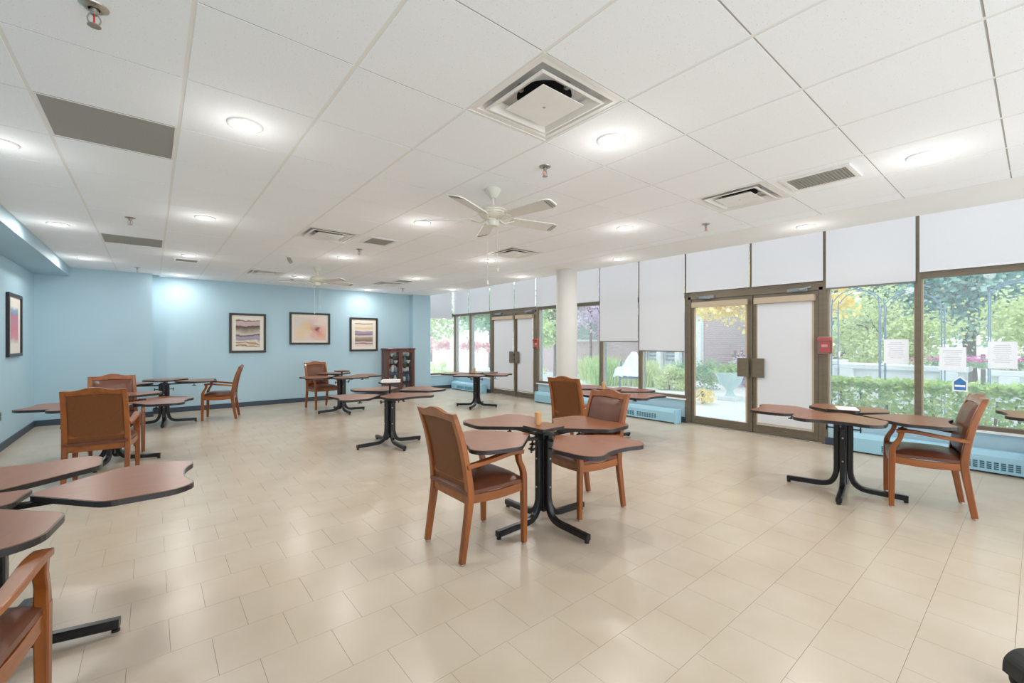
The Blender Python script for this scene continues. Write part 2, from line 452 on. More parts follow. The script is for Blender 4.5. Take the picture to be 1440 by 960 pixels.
# doors: two pairs
dn = 1
def door_leaf(y0, y1, stile_side, blind, label):
    """glazed aluminium leaf between y0<y1, meeting stile at stile_side (+1 = at y1)"""
    global dn
    d = empty('door_%d' % dn, (XR, (y0 + y1) / 2, 0)); dn += 1; structure(d)
    h = (y1 - y0) / 2; x0, x1 = -.04, .012
    MB().box(x0, x1, -h, -h + .055, .02, 2.15).build('stile', BRONZE, d, bevel=.003)
    MB().box(x0, x1, h - .055, h, .02, 2.15).build('stile', BRONZE, d, bevel=.003)
    MB().box(x0, x1, -h + .055, h - .055, .02, .14).build('bottom_rail', BRONZE, d, bevel=.003)
    MB().box(x0, x1, -h + .055, h - .055, 2.09, 2.15).build('top_rail', BRONZE, d, bevel=.003)
    MB().box(-.012, -.006, -h + .055, h - .055, .14, 2.09).build('pane', GLASS, d)
    fr = MB()
    for s in (-1, 1): fr.box(x0 - .008, x0, s * (h - .066) - .012, s * (h - .066) + .012, .14, 2.02)
    fr.build('glazing_bead', BEIGE_METAL, d)
    MB().box(x0 - .075, x0 - .002, -h + .035, h - .035, 2.01, 2.10).build('blind_cassette', BEIGE_METAL, d, bevel=.004)
    if blind:
        b = MB().box(x0 - .020, x0 - .017, -h + .075, h - .075, .17, 2.012).build('door_blind', BLIND, d)
        MB().box(x0 - .028, x0 - .010, -h + .07, h - .07, .155, .180).build('bottom_bar', BEIGE_METAL, b, bevel=.003)
    py = stile_side * (h - .10)
    MB().box(x0 - .062, x0 - .050, py - .085, py + .085, .875, 1.17).box(x0 - .05, x0, py + stile_side * .05 - .015, py + stile_side * .05 + .015, .95, .98).box(x0 - .05, x0, py + stile_side * .05 - .015, py + stile_side * .05 + .015, 1.07, 1.10).build('push_plate', BRONZE, d, bevel=.003)
    # closer with its arm
    MB().cbox(x0 - .03, -stile_side * h * .42, 2.175, .05, .26, .05).build('door_closer', GREYFRAME, d, bevel=.006)
    MB().sweep([(x0 - .05, -stile_side * h * .30, 2.155), (x0 - .13, -stile_side * h * .55, 2.17), (x0 - .02, -stile_side * h * .80, 2.21)], .022, .012, side=(0, 0, 1), smooth=1).build('closer_arm', GREYFRAME, d)
    return d
def door_frame(y0, y1, mid):
    trim(MB().box(XR - .055, XR + .05, y0, y0 + .05, 0, 2.2).box(XR - .055, XR + .05, y1 - .05, y1, 0, 2.2).box(XR - .055, XR + .05, y0, y1, 2.155, 2.20), BRONZE)
    trim(MB().box(XR - .06, XR + .05, mid - .012, mid + .012, 0.015, 2.15), BRONZE)
    trim(MB().box(XR - .09, XR + .08, y0, y1, 0, .015), STEEL)
door_frame(1.93, 3.92, 2.87)
door_leaf(1.985, 2.855, 1, True, '')
door_leaf(2.885, 3.865, -1, False, '')
door_frame(7.83, 9.65, 8.62)
door_leaf(7.885, 8.605, 1, True, '')
door_leaf(8.635, 9.595, -1, True, '')

# outer face of the building above the windows
sp = MB().box(XR + .12, XR + .4, YN, YE + .3, ZT + .02, ZT + .3).build('trim_%d' % tn[0], CONCRETE); tn[0] += 1; structure(sp)

# roller blinds
def blind(y0, y1, zb, label, group, bar=DARKBAR):
    r = empty('roller_blind', (XR - .095, (y0 + y1) / 2, zb))
    h = (y1 - y0) / 2
    MB().box(-.0012, .0012, -h, h, 0, ZT + .01 - zb).build('blind_cloth', BLIND, r)
    MB().box(-.010, .008, -h, h, -.022, .0).build('bottom_bar', bar, r, bevel=.003)
    MB().lathe([(.03, -h), (.03, h)], 14, (0, 0, ZT + .015 - zb), axis='y').build('roller_tube', BLINDBAR, r, smooth=True)
    tag(r, label, 'blind', group)
G_B = 'white roller blinds along the window wall'
e = .018
blind(10.72 + e, 11.55, 2.285, 'short white roller blind nearest the far window corner', G_B, BLINDBAR)
blind(9.68 + e, 10.72 - e, 2.285, 'short white roller blind just left of the far double door', G_B, BLINDBAR)
blind(8.62 + e, 9.68 - e, 2.30, 'short white roller blind above the left leaf of the far double door', G_B, BLINDBAR)
blind(7.80 + e, 8.62 - e, 2.30, 'short white roller blind above the right leaf of the far double door', G_B, BLINDBAR)
blind(6.82 + e, 7.80 - e, 2.27, 'short white roller blind directly left of the white column', G_B)
blind(5.85 + e, 6.82 - e, 2.27, 'short white roller blind directly right of the white column', G_B)
blind(4.90 + e, 5.85 - e, 1.44, 'long white roller blind pulled halfway down, shorter one of two', G_B)
blind(3.95 + e, 4.90 - e, 1.264, 'longest white roller blind, left beside the near double door', G_B)
blind(2.87 + e, 3.95 - e, 2.30, 'short white roller blind above the clear left leaf of the near door', G_B, BLINDBAR)
blind(1.90 + e, 2.87 - e, 2.30, 'short white roller blind above the blinded right leaf of the near door', G_B, BLINDBAR)
blind(0.945 + e, 1.90 - e, 2.17, 'white roller blind over the garden window right of the near door', G_B)
blind(-0.02 + e, 0.945 - e, 2.295, 'rightmost white roller blind, over the window with two notices', G_B, BLINDBAR)
r = empty('roller_blind', ((XP1 + XR - .1) / 2, YE - .09, 2.15))
MB().box(-.54, .50, -.0012, .0012, 0, ZT - 2.15).build('blind_cloth', BLIND, r)
MB().box(-.54, .50, -.01, .008, -.022, 0).build('bottom_bar', BLINDBAR, r)
tag(r, 'white roller blind on the end window beside the blue pier', 'blind', G_B)

# ------------------------------------------------------------------ heaters
def heater(x, y0, y1, label, slot0=None, slot1=None, rz=0, h=.24, d=.17):
    L = y1 - y0
    r = empty('baseboard_heater', (x, (y0 + y1) / 2, 0), rz)
    hl = L / 2
    c = MB()
    prof = [(d, .02), (.0, .02), (.0, h - .05), (.03, h), (d, h)]   # x inward(front=0) , z
    n = len(prof)
    vs = [(px, -hl, pz) for px, pz in prof] + [(px, hl, pz) for px, pz in prof]
    fs = [tuple(range(n)), tuple(range(2 * n - 1, n - 1, -1))] + [(i, n + i, n + (i + 1) % n, (i + 1) % n) for i in range(n)]
    c._add(vs, fs)
    c.build('heater_cover', HEATER, r, bevel=.004)
    MB().box(-.004, d, hl - .03, hl + .006, 0, h + .004).build('end_cap', HEATER, r, bevel=.003)
    MB().box(-.004, d, -hl - .006, -hl + .03, 0, h + .004).build('end_cap', HEATER, r, bevel=.003)
    sm = MB().box(-.003, .004, -.018, .018, 0, .014).mesh('vent_slot', SLOT)
    a0 = -hl + .10 if slot0 is None else slot0 - (y0 + y1) / 2
    a1 = hl - .10 if slot1 is None else slot1 - (y0 + y1) / 2
    k = 0; y = a0
    while y < a1:
        if k % 9 != 8:
            for q in range(4): place(sm, 'vent_slot', r, (0, y, .055 + q * .021))
        y += .052; k += 1
    tag(r, label, 'heater', 'blue baseboard heaters under the windows')
heater(6.98, -1.6, 1.62, 'long blue baseboard heater under the right-hand windows behind the armchair', -.8, 1.25)
heater(6.98, 4.00, 7.60, 'blue baseboard heater with vents between the column and near double door', 4.4, 5.9)
heater(6.98, 9.75, 11.30, 'small blue baseboard heater in the far window corner', 10.2, 11.0)

# ------------------------------------------------------------------ pictures
def art_material(name, stops, scale, kind, dist=3.0):
    m = bpy.data.materials.new(name); m.use_nodes = True
    nt = m.node_tree; p = nt.nodes['Principled BSDF']; p.inputs['Roughness'].default_value = 0.6
    tc = nt.nodes.new('ShaderNodeTexCoord')
    rp = nt.nodes.new('ShaderNodeValToRGB'); cr = rp.color_ramp
    while len(cr.elements) < len(stops): cr.elements.new(0.5)
    for e_, (pos, c) in zip(cr.elements, stops): e_.position = pos; e_.color = srgb(*c)
    n = nt.nodes.new('ShaderNodeTexNoise'); n.inputs['Scale'].default_value = scale; n.inputs['Detail'].default_value = 3
    if kind == 'bands':      # brushed horizontal bands, top to bottom
        mp = nt.nodes.new('ShaderNodeMapping'); mp.inputs['Scale'].default_value = (1.0, 1, 1.6)
        nt.links.new(tc.outputs['Generated'], mp.inputs[0]); nt.links.new(mp.outputs[0], n.inputs['Vector'])
        sx = nt.nodes.new('ShaderNodeSeparateXYZ'); nt.links.new(tc.outputs['Generated'], sx.inputs[0])
        ma = nt.nodes.new('ShaderNodeMath'); ma.operation = 'MULTIPLY_ADD'; ma.inputs[1].default_value = dist
        nt.links.new(n.outputs['Fac'], ma.inputs[0]); nt.links.new(sx.outputs['Z'], ma.inputs[2])
        mb_ = nt.nodes.new('ShaderNodeMath'); mb_.operation = 'SUBTRACT'; mb_.inputs[1].default_value = dist * .5
        nt.links.new(ma.outputs[0], mb_.inputs[0]); nt.links.new(mb_.outputs[0], rp.inputs['Fac'])
    else:
        nt.links.new(tc.outputs['Generated'], n.inputs['Vector']); n.inputs['Distortion'].default_value = 1.2
        nt.links.new(n.outputs['Fac'], rp.inputs['Fac'])
    nt.links.new(rp.outputs['Color'], p.inputs['Base Color'])
    return m
cr_ = (226, 214, 196)
A1 = art_material('art_bands_one', [(0, cr_), (.05, (120, 92, 84)), (.09, cr_), (.16, (168, 128, 96)), (.2, cr_), (.27, (150, 142, 168)), (.36, (166, 158, 178)), (.41, (84, 66, 66)), (.46, (206, 190, 184)), (.58, (140, 136, 118)), (.68, (96, 86, 76)), (.73, (110, 66, 62)), (.77, (188, 166, 172)), (.92, (196, 176, 176)), (.95, (92, 66, 62)), (1, cr_)], 1.6, 'bands', .34)
def art_blots(name, base, blots):
    m = bpy.data.materials.new(name); m.use_nodes = True
    nt = m.node_tree; p = nt.nodes['Principled BSDF']; p.inputs['Roughness'].default_value = 0.6
    tc = nt.nodes.new('ShaderNodeTexCoord'); n = nt.nodes.new('ShaderNodeTexNoise'); n.inputs['Scale'].default_value = 4.0
    nt.links.new(tc.outputs['Generated'], n.inputs['Vector'])
    mv = nt.nodes.new('ShaderNodeVectorMath'); mv.operation = 'MULTIPLY_ADD'; mv.inputs[1].default_value = (.35, .0, .35)
    nt.links.new(n.outputs['Color'], mv.inputs[0]); nt.links.new(tc.outputs['Generated'], mv.inputs[2])
    last = None
    for (bx_, bz_, r_, c_, amt) in blots:
        sb = nt.nodes.new('ShaderNodeVectorMath'); sb.operation = 'SUBTRACT'; sb.inputs[1].default_value = (bx_ + .175, 0, bz_ + .175)
        nt.links.new(mv.outputs[0], sb.inputs[0])
        fl = nt.nodes.new('ShaderNodeVectorMath'); fl.operation = 'MULTIPLY'; fl.inputs[1].default_value = (1, 0, .8)
        nt.links.new(sb.outputs[0], fl.inputs[0])
        ln = nt.nodes.new('ShaderNodeVectorMath'); ln.operation = 'LENGTH'; nt.links.new(fl.outputs[0], ln.inputs[0])
        mr = nt.nodes.new('ShaderNodeMapRange'); mr.inputs['From Min'].default_value = 0; mr.inputs['From Max'].default_value = r_
        mr.inputs['To Min'].default_value = amt; mr.inputs['To Max'].default_value = 0
        nt.links.new(ln.outputs['Value'], mr.inputs['Value'])
        mx = nt.nodes.new('ShaderNodeMixRGB'); mx.inputs[2].default_value = srgb(*c_)
        if last: nt.links.new(last, mx.inputs[1])
        else: mx.inputs[1].default_value = srgb(*base)
        nt.links.new(mr.outputs[0], mx.inputs[0]); last = mx.outputs[0]
    nt.links.new(last, p.inputs['Base Color'])
    return m
A2 = art_blots('art_blush_wash', (224, 206, 196), [(.15, .75, .3, (206, 206, 210), .7), (.42, .55, .28, (222, 190, 120), .9), (.2, .3, .3, (226, 200, 160), .7), (.85, .25, .4, (222, 150, 130), .9), (.68, .45, .25, (196, 110, 104), .9), (.72, .48, .11, (60, 50, 62), 1.0), (.55, .8, .2, (206, 180, 200), .6)])
A3 = art_material('art_bands_three', [(0, (216, 190, 196)), (.06, cr_), (.12, (120, 80, 90)), (.16, (220, 200, 204)), (.22, (130, 108, 98)), (.36, (166, 152, 132)), (.42, (226, 204, 200)), (.5, (110, 100, 112)), (.54, (168, 148, 168)), (.62, (150, 140, 170)), (.66, cr_), (.78, (216, 190, 150)), (.81, cr_), (.92, cr_), (.95, (150, 120, 100)), (1, cr_)], 1.3, 'bands', .16)
A4 = art_material('art_rose_blue', [(0, (214, 216, 206)), (.15, (206, 140, 156)), (.4, (204, 124, 142)), (.6, (188, 132, 150)), (.72, (198, 120, 138)), (.8, (130, 146, 176)), (.92, (150, 166, 190)), (1, (214, 216, 206))], 1.4, 'bands', .25)
def picture(cx, cz, w, h, am, label, mw=.10, fw=.045, loc=None, rz=0):
    r = empty('framed_picture', loc or (cx, YB2, cz), rz)
    MB().box(-w / 2, w / 2, -.035, 0, h / 2 - fw, h / 2).box(-w / 2, w / 2, -.035, 0, -h / 2, -h / 2 + fw).box(-w / 2, -w / 2 + fw, -.035, 0, -h / 2 + fw, h / 2 - fw).box(w / 2 - fw, w / 2, -.035, 0, -h / 2 + fw, h / 2 - fw).build('picture_frame', BLACKFRAME, r, bevel=.004)
    MB().box(-w / 2 + fw, w / 2 - fw, -.014, -.002, -h / 2 + fw, h / 2 - fw).build('mat_board', MATBOARD, r)
    a, b = w / 2 - fw - mw, h / 2 - fw - mw
    MB().box(-a, a, -.016, -.0145, -b, b).build('print', am, r)
    tag(r, label, 'picture', 'framed prints on the blue walls')
picture(1.641, 1.617, .70, .86, A1, 'black framed print with curved mauve, green and blue bands, leftmost on back wall', mw=.075)
picture(2.93, 1.737, .91, .757, A2, 'wide black framed print with blush and yellow colour wash', mw=.055)
picture(4.23, 1.612, .725, .86, A3, 'black framed print of narrow horizontal bands nearest the glass cabinet', mw=.085)
picture(0, 0, .80, .89, A4, 'black framed rose and blue print on the left wall', mw=.14, loc=(XL, 9.31, 1.66), rz=rad(90))

# ------------------------------------------------------------------ ceiling fixtures
G_L = 'recessed downlights in the ceiling'
ring = MB().lathe([(.094, 0), (.094, -.006), (.080, -.010), (.076, -.004)], 28).mesh('trim_ring', WHITEMETAL, True)
lens = MB().lathe([(.078, -.003), (.070, -.009), (.045, -.012), (.0001, -.013)], 24).mesh('lens', LENS, True)
def lamp(x, y, label):
    r = empty('downlight', (x, y, C))
    place(ring, 'trim_ring', r); place(lens, 'lens', r)
    ld = bpy.data.lights.new('downlight_beam', 'AREA'); ld.shape = 'DISK'; ld.size = .15; ld.energy = LAMP_W
    ld.color = (1.0, .972, .93)
    lo = bpy.data.objects.new('downlight_beam', ld); col.objects.link(lo); lo.parent = r; lo.location = (0, 0, -.016)
    lp = bpy.data.lights.new('downlight_ceiling_fill', 'POINT'); lp.energy = LAMP_W * .15; lp.shadow_soft_size = .07; lp.color = (1.0, .972, .93)  # added point light hung below the fixture to brighten ceiling and walls
    lo2 = bpy.data.objects.new('downlight_ceiling_fill', lp); col.objects.link(lo2); lo2.parent = r; lo2.location = (0, 0, -.20)
    tag(r, label, 'light', G_L)
LX = [-.79, .43, 2.265, 4.135]
for x, y, l in [
    (-.76, 4.29, 'lit downlight cut by the left edge of the photo'),
    (.43, 3.01, 'lit downlight right of the large grey ceiling panel, nearest on the left'),
    (2.265, 1.74, 'lit downlight just right of the big square air diffuser'),
    (4.125, .51, 'lit downlight at the right, beyond the framed ceiling vent'),
    (-.79, 6.86, 'lit downlight left of the smaller grey ceiling panel'),
    (.43, 5.53, 'lit downlight above the three prints, in line behind the nearest left one'),
    (2.265, 4.26, 'lit downlight at the left blade tip of the near ceiling fan'),
    (4.135, 2.99, 'lit downlight right of the near fan blades, before the long blinds'),
    (5.64, 1.66, 'lit downlight in the plain ceiling above the near double door'),
    (-.79, 9.41, 'lit downlight beside the blue soffit near the back left corner'),
    (.43, 8.12, 'lit downlight next to the small slot grille on the left'),
    (.42, 10.62, 'lit downlight against the back wall by its step'),
    (2.265, 6.78, 'lit downlight between the two ceiling fans'),
    (2.265, 9.40, 'lit downlight left of the far ceiling fan'),
    (4.14, 10.62, 'lit downlight above the rightmost print on the back wall'),
    (4.17, 8.11, 'lit downlight near the paired far ceiling vents'),
    (4.14, 5.55, 'lit downlight behind the near fan pull chains'),
    (5.66, 6.57, 'lit downlight left of the white column in the plain ceiling'),
    (5.62, 4.18, 'lit downlight above the two long roller blinds'),
    (5.74, 9.26, 'lit downlight in front of the far window corner')]:
    lamp(x, y, l)

def diffuser(u, v, label, small=False):
    x = X0 + TX * (v + .5); y = Y0 + TY * (u + .5)
    r = empty('air_diffuser', (x, y, C))
    def sq(a, b): return [(-a, -b), (a, -b), (a, b), (-a, b)]
    def frust(mb, h0, z0, h1, z1):
        vs = [(px, py, z0) for px, py in sq(h0, h0)] + [(px, py, z1) for px, py in sq(h1, h1)]
        mb._add(vs, [(i, (i + 1) % 4, 4 + (i + 1) % 4, 4 + i) for i in range(4)])
    o = .297
    pan = MB(); frust(pan, .300, .004, .262, .002); frust(pan, .262, .002, .215, .048); frust(pan, .215, .048, .20, .048)
    pan.band(sq(.304, .315), sq(.296, .296), 0, .01)
    pan.build('diffuser_pan', WHITEMETAL, r)
    MB().lathe([(.150, .046), (.150, .049), (.0001, .0491)], 24).build('duct_opening', DARKVOID, r)
    back = MB(); back.box(-.23, .23, -.23, .23, .0493, .052); back.build('back_plate', WHITEMETAL, r)
    rg = MB(); frust(rg, .232, -.004, .215, -.008); frust(rg, .215, -.008, .165, .026); frust(rg, .165, .026, .171, .029); frust(rg, .171, .029, .232, -.002)
    rg.build('louver_ring', WHITEMETAL, r)
    ct = MB().box(-.152, .152, -.152, .152, -.012, -.008); frust(ct, .152, -.010, .09, .02)
    ct.build('centre_plate', WHITEMETAL, r, bevel=.002)
    clm = MB().box(-.012, .012, -.012, .012, .015, .05).mesh('mounting_clip', STEEL)
    for sx, sy in ((1, 0), (-1, 0), (0, 1), (0, -1)): place(clm, 'mounting_clip', r, (sx * .17, sy * .17, 0))
    MB().lathe([(.0001, -.0145), (.008, -.0135), (.009, -.012)], 10).build('centre_screw', STEEL, r)
    tag(r, label, 'air vent', 'square ceiling air diffusers')
diffuser(0, 0, 'large square white air diffuser nearest the camera')
diffuser(0, 4, 'square air diffuser beside the framed vent on the right')
diffuser(6, 0, 'square air diffuser left of the near ceiling fan, with a pale vent beside it')
diffuser(5, 4, 'square air diffuser just behind the near fan, to its right')
diffuser(12, 0, 'square air diffuser left of the far ceiling fan')
diffuser(12, 4, 'farthest square air diffuser near the window end of the back wall')

def grey_panel(u, v, label):
    x = X0 + TX * v; y = Y0 + TY * u
    r = empty('return_air_grille', (x, y, C))
    MB().box(.016, TX - .016, .016, TY - .016, .004, .012).build('grille_face', GREYPANEL, r)
    MB().band([(.0105, .0105), (TX - .0105, .0105), (TX - .0105, TY - .0105), (.0105, TY - .0105)], [(.018, .018), (TX - .018, .018), (TX - .018, TY - .018), (.018, TY - .018)], 0, .012).build('grille_frame', WHITEMETAL, r)
    tag(r, label, 'air vent', 'flat grey return air grilles')
grey_panel(3, -3, 'large flat grey return air panel in the near left ceiling')
grey_panel(9, -3, 'smaller looking grey return air panel farther back on the left')

def vent(x, y, w, d, label, dark):
    r = empty('ceiling_vent', (x, y, C))
    f = .035
    MB().band([(-w / 2, -d / 2), (w / 2, -d / 2), (w / 2, d / 2), (-w / 2, d / 2)], [(-w / 2 + f, -d / 2 + f), (w / 2 - f, -d / 2 + f), (w / 2 - f, d / 2 - f), (-w / 2 + f, d / 2 - f)], -.012, 0).build('vent_frame', WHITEMETAL, r, bevel=.003)
    MB().box(-w / 2 + f, w / 2 - f, -d / 2 + f, d / 2 - f, -.003, -.001).build('vent_core', GREYPANEL if dark else WHITEMETAL, r)
    n = int((d - 2 * f) / .022)
    sl = MB().box(-w / 2 + f, w / 2 - f, -.005, .004, -.009, -.004).mesh('vent_slat', GREYPANEL)
    for k in range(n): place(sl, 'vent_slat', r, (0, -d / 2 + f + (k + .5) * (d - 2 * f) / n, 0))
    tag(r, label, 'air vent', 'small framed ceiling vents')
vent(4.06, 1.10, .36, .46, 'framed grey slatted vent beside the diffuser on the right', True)
vent(2.25, 5.41, .36, .40, 'pale framed vent next to the diffuser left of the near fan', False)
vent(.43, 8.60, .34, .30, 'small dark slot vent beside a downlight on the far left', True)
vent(4.13, 8.62, .36, .36, 'small grey vent beside the farthest diffuser', True)

def sprinkler(x, y, label):
    r = empty('sprinkler_head', (x, y, C))
    MB().lathe([(.045, 0), (.043, -.004), (.030, -.010), (.018, -.010), (.017, 0)], 20).build('escutcheon', STEEL, r, smooth=True)
    MB().lathe([(.013, 0), (.013, -.028), (.009, -.032), (.0001, -.032)], 14).build('threaded_body', STEEL, r, smooth=True)
    MB().sweep([(.011, 0, -.03), (.019, 0, -.048), (.013, 0, -.066), (0, 0, -.072), (-.013, 0, -.066), (-.019, 0, -.048), (-.011, 0, -.03)], .006, .005).build('yoke', STEEL, r)
    MB().lathe([(.003, -.03), (.003, -.066)], 8).build('glass_bulb', RED, r)
    MB().lathe([(.0001, -.070), (.020, -.071), (.021, -.074), (.0001, -.075)], 14).build('deflector', STEEL, r)
    tag(r, label, 'sprinkler', 'steel sprinkler heads on the ceiling')
for x, y, l in [(-.17, 2.32, 'steel sprinkler head at the top left, nearest the camera'), (-.17, 6.03, 'steel sprinkler head just before the smaller grey return panel'),
    (2.235, 2.32, 'steel sprinkler head hanging between big diffuser and near fan'), (2.24, 6.06, 'steel sprinkler head above the middle print, before the far fan'),
    (-.19, 10.01, 'steel sprinkler head near the back left corner wall'), (4.69, 2.33, 'steel sprinkler head above the longest roller blind'),
    (4.71, 9.86, 'tiny steel sprinkler head over the glass cabinet'), (2.26, 9.91, 'tiny steel sprinkler head left of the far fan by the back wall')]:
    sprinkler(x, y, l)
pr_ = empty('motion_sensor', (1.61, 7.28, C))
MB().lathe([(.045, 0), (.042, -.01), (.0001, -.012)], 18).build('sensor_base', WHITEMETAL, pr_, smooth=True)
MB().sweep([(0, 0, -.01), (.01, -.01, -.05), (.03, -.03, -.085)], .05, .045, smooth=3).build('sensor_body', GREYPANEL, pr_)
tag(pr_, 'small angled motion sensor on the ceiling left of the middle downlights', 'sensor')

# ceiling fans
def make_fan():
    r = empty('ceiling_fan')
    MB().lathe([(.068, 0), (.066, -.012), (.045, -.06), (.026, -.078), (.0001, -.08)], 24).build('canopy', CREAM, r, smooth=True)
    MB().lathe([(.013, -.07), (.013, -.15)], 12).build('downrod', CREAM, r, smooth=True)
    MB().lathe([(.02, -.145), (.05, -.15), (.10, -.165), (.122, -.185), (.122, -.193), (.114, -.197), (.122, -.201), (.118, -.215), (.108, -.219), (.112, -.224), (.09, -.245), (.06, -.255), (.0001, -.256)], 30).build('motor_housing', CREAM, r, smooth=True)
    MB().lathe([(.052, -.255), (.054, -.285), (.044, -.312), (.0001, -.318)], 24).build('switch_housing', CREAM, r, smooth=True)
    bl = MB().prism(rounded([(.17, -.052), (.60, -.068), (.64, -.045), (.64, .045), (.60, .068), (.17, .052)], [.02, .03, .02, .02, .03, .02], 3), -.004, .004)
    # tilt the blade a little about its long axis
    bl.v = [(x, y * math.cos(rad(-14)) - z * math.sin(rad(-14)), y * math.sin(rad(-14)) + z * math.cos(rad(-14))) for x, y, z in bl.v]
    bm_ = bl.mesh('blade', FANWOOD)
    em = MB().prism([(.585, -.05), (.60, -.054), (.60, .054), (.585, .05)], -.0065, -.0045).prism([(.610, -.05), (.622, -.046), (.622, .046), (.610, .05)], -.0065, -.0045)
    em.v = [(x, y * math.cos(rad(-14)) - z * math.sin(rad(-14)), y * math.sin(rad(-14)) + z * math.cos(rad(-14))) for x, y, z in em.v]
    em_ = em.mesh('tip_inlay', GREYPANEL)
    br = MB().sweep([(.06, 0, -.012), (.10, .0, -.030), (.14, .0, -.022), (.19, 0, -.008)], [.03, .022, .05, .085], .008, smooth=4).mesh('blade_bracket', CREAM)
    for k in range(5):
        b = place(bm_, 'blade', r, (0, 0, -.245), rad(72 * k))
        place(em_, 'tip_inlay', b); place(br, 'blade_bracket', b)
    for i, (px, py, ln) in enumerate([(.045, 0, .36), (-.04, .02, .47)]):
        c = MB().lathe([(.0016, -.30), (.0016, -.30 - ln)], 6, (px, py, 0)).build('pull_chain', STEEL, r)
        MB().lathe([(.0001, -.30 - ln), (.006, -.305 - ln), (.008, -.33 - ln), (.0001, -.34 - ln)], 10, (px, py, 0)).build('chain_pendant', CREAM, c)
    return r
f1 = make_fan(); f1.location = (2.23, 2.95, C); f1.rotation_euler.z = rad(-9.6)
tag(f1, 'cream five-blade ceiling fan with pull chains, near one', 'ceiling fan', 'cream ceiling fans')
f2 = copy_tree(f1); f2.location = (2.23, 8.02, C); f2.rotation_euler.z = rad(5)
tag(f2, 'cream ceiling fan far off near the back wall', 'ceiling fan')

# ------------------------------------------------------------------ tables
leaf_out = rounded([(.145, -.025), (.43, -.335), (.69, -.315), (.765, -.225), (.717, -.10), (.713, 0.0), (.717, .10), (.765, .225), (.69, .315), (.43, .335), (.145, .025)],
                   [.02, .05, .06, .05, .06, .02, .06, .05, .06, .05, .02], 4)
def star(s):
    pts = []
    for k in range(4):
        a = PI / 4 + k * PI / 2; b = a + PI / 4
        pts.append((s * 1.25 * math.cos(a), s * 1.25 * math.sin(a)))
        pts.append((s * .80 * math.cos(b), s * .80 * math.sin(b)))
    return rounded(pts, [.07, .10] * 4, 4)
LT = .026
def make_table():
    r = empty('four_leaf_table')
    cb = MB().box(-.028, .028, -.028, .028, .10, .66)
    cb.build('column', BLACK, r, bevel=.003)
    MB().box(-.075, .075, -.018, .018, .655, .70).box(-.018, .018, -.075, .075, .655, .70).box(-.05, .05, -.05, .05, .67, .715).build('top_bracket', BLACK, r, bevel=.002)
    lg = MB().sweep([(.052, 0, .66), (.052, 0, .40), (.052, 0, .22), (.058, 0, .165), (.078, 0, .105), (.115, 0, .066), (.17, 0, .050), (.25, 0, .046), (.46, 0, .040)], .046, .046, smooth=3, rnd=.3)
    lgm = lg.mesh('leg', BLACK, True)
    gm = MB().lathe([(.007, .03), (.007, .014), (.017, .012), (.017, .0005), (.0001, 0)], 12, (.445, 0, 0)).mesh('glide', RUBBER)
    bo = MB().lathe([(.0001, .079), (.007, .0785), (.008, .074)], 10, axis='x').mesh('bolt', STEEL)
    kn = MB().sweep([(.075, 0, .60), (.125, 0, .60)], .012, .012, smooth=1).lathe([(.0001, .120), (.014, .122), (.015, .134), (.0001, .138)], 10, (0, 0, .60), axis='x').box(.124, .134, -.006, .006, .572, .628).box(.124, .134, -.030, .030, .594, .606).mesh('clamp_knob', BLACK)
    for k in range(4):
        l = place(lgm, 'leg', r, rz=rad(90 * k), smooth=True)
        place(gm, 'glide', l); place(bo, 'bolt', l, (0, 0, .30)); place(bo, 'bolt', l, (0, 0, .52)); place(kn, 'clamp_knob', l)
    inn = inset(leaf_out, .006)
    top = MB().prism(inn, -LT, .0).mesh('leaf', LAMINATE)
    eb = MB().band(leaf_out, inn, -LT - .001, -.0015).mesh('edge_band', EDGE)
    arm = MB().sweep([(.055, 0, -.048), (.20, 0, -.045), (.56, 0, -.040)], .045, .022, smooth=2).mesh('support_arm', BLACK)
    kn2 = MB().lathe([(.006, -.05), (.006, -.075), (.014, -.078), (.016, -.092), (.0001, -.094)], 10, (.42, 0, 0)).box(.39, .45, -.006, .006, -.094, -.082).mesh('height_knob', BLACK)
    for k in range(4):
        l = place(top, 'leaf', r, (0, 0, .735), rad(90 * k))
        place(eb, 'edge_band', l); place(arm, 'support_arm', l); place(kn2, 'height_knob', l)
    so = star(.15); si = inset(so, .006)
    c = MB().prism(si, -.022, 0).build('centre_leaf', LAMINATE, r, (0, 0, .765))
    MB().band(so, si, -.023, -.0015).build('edge_band', EDGE, c)
    MB().lathe([(.02, -.022), (.014, -.03), (.014, -.16)], 12).build('post', BLACK, c)
    return r
tproto = make_table()
G_T = 'brown four-leaf adjustable tables'
def table(i, x, y, rot, zs, zc, label):
    t = tproto if i == 0 else copy_tree(tproto)
    t.location = (x, y, 0); t.rotation_euler.z = rad(rot)
    k = 0
    for c in sorted(kids(t), key=lambda o: o.rotation_euler.z):
        if c.name.split('.')[0] == 'leaf':
            c.location.z = zs[k]; k += 1
        if c.name.split('.')[0] == 'centre_leaf': c.location.z = zc
    tag(t, label, 'table', G_T)
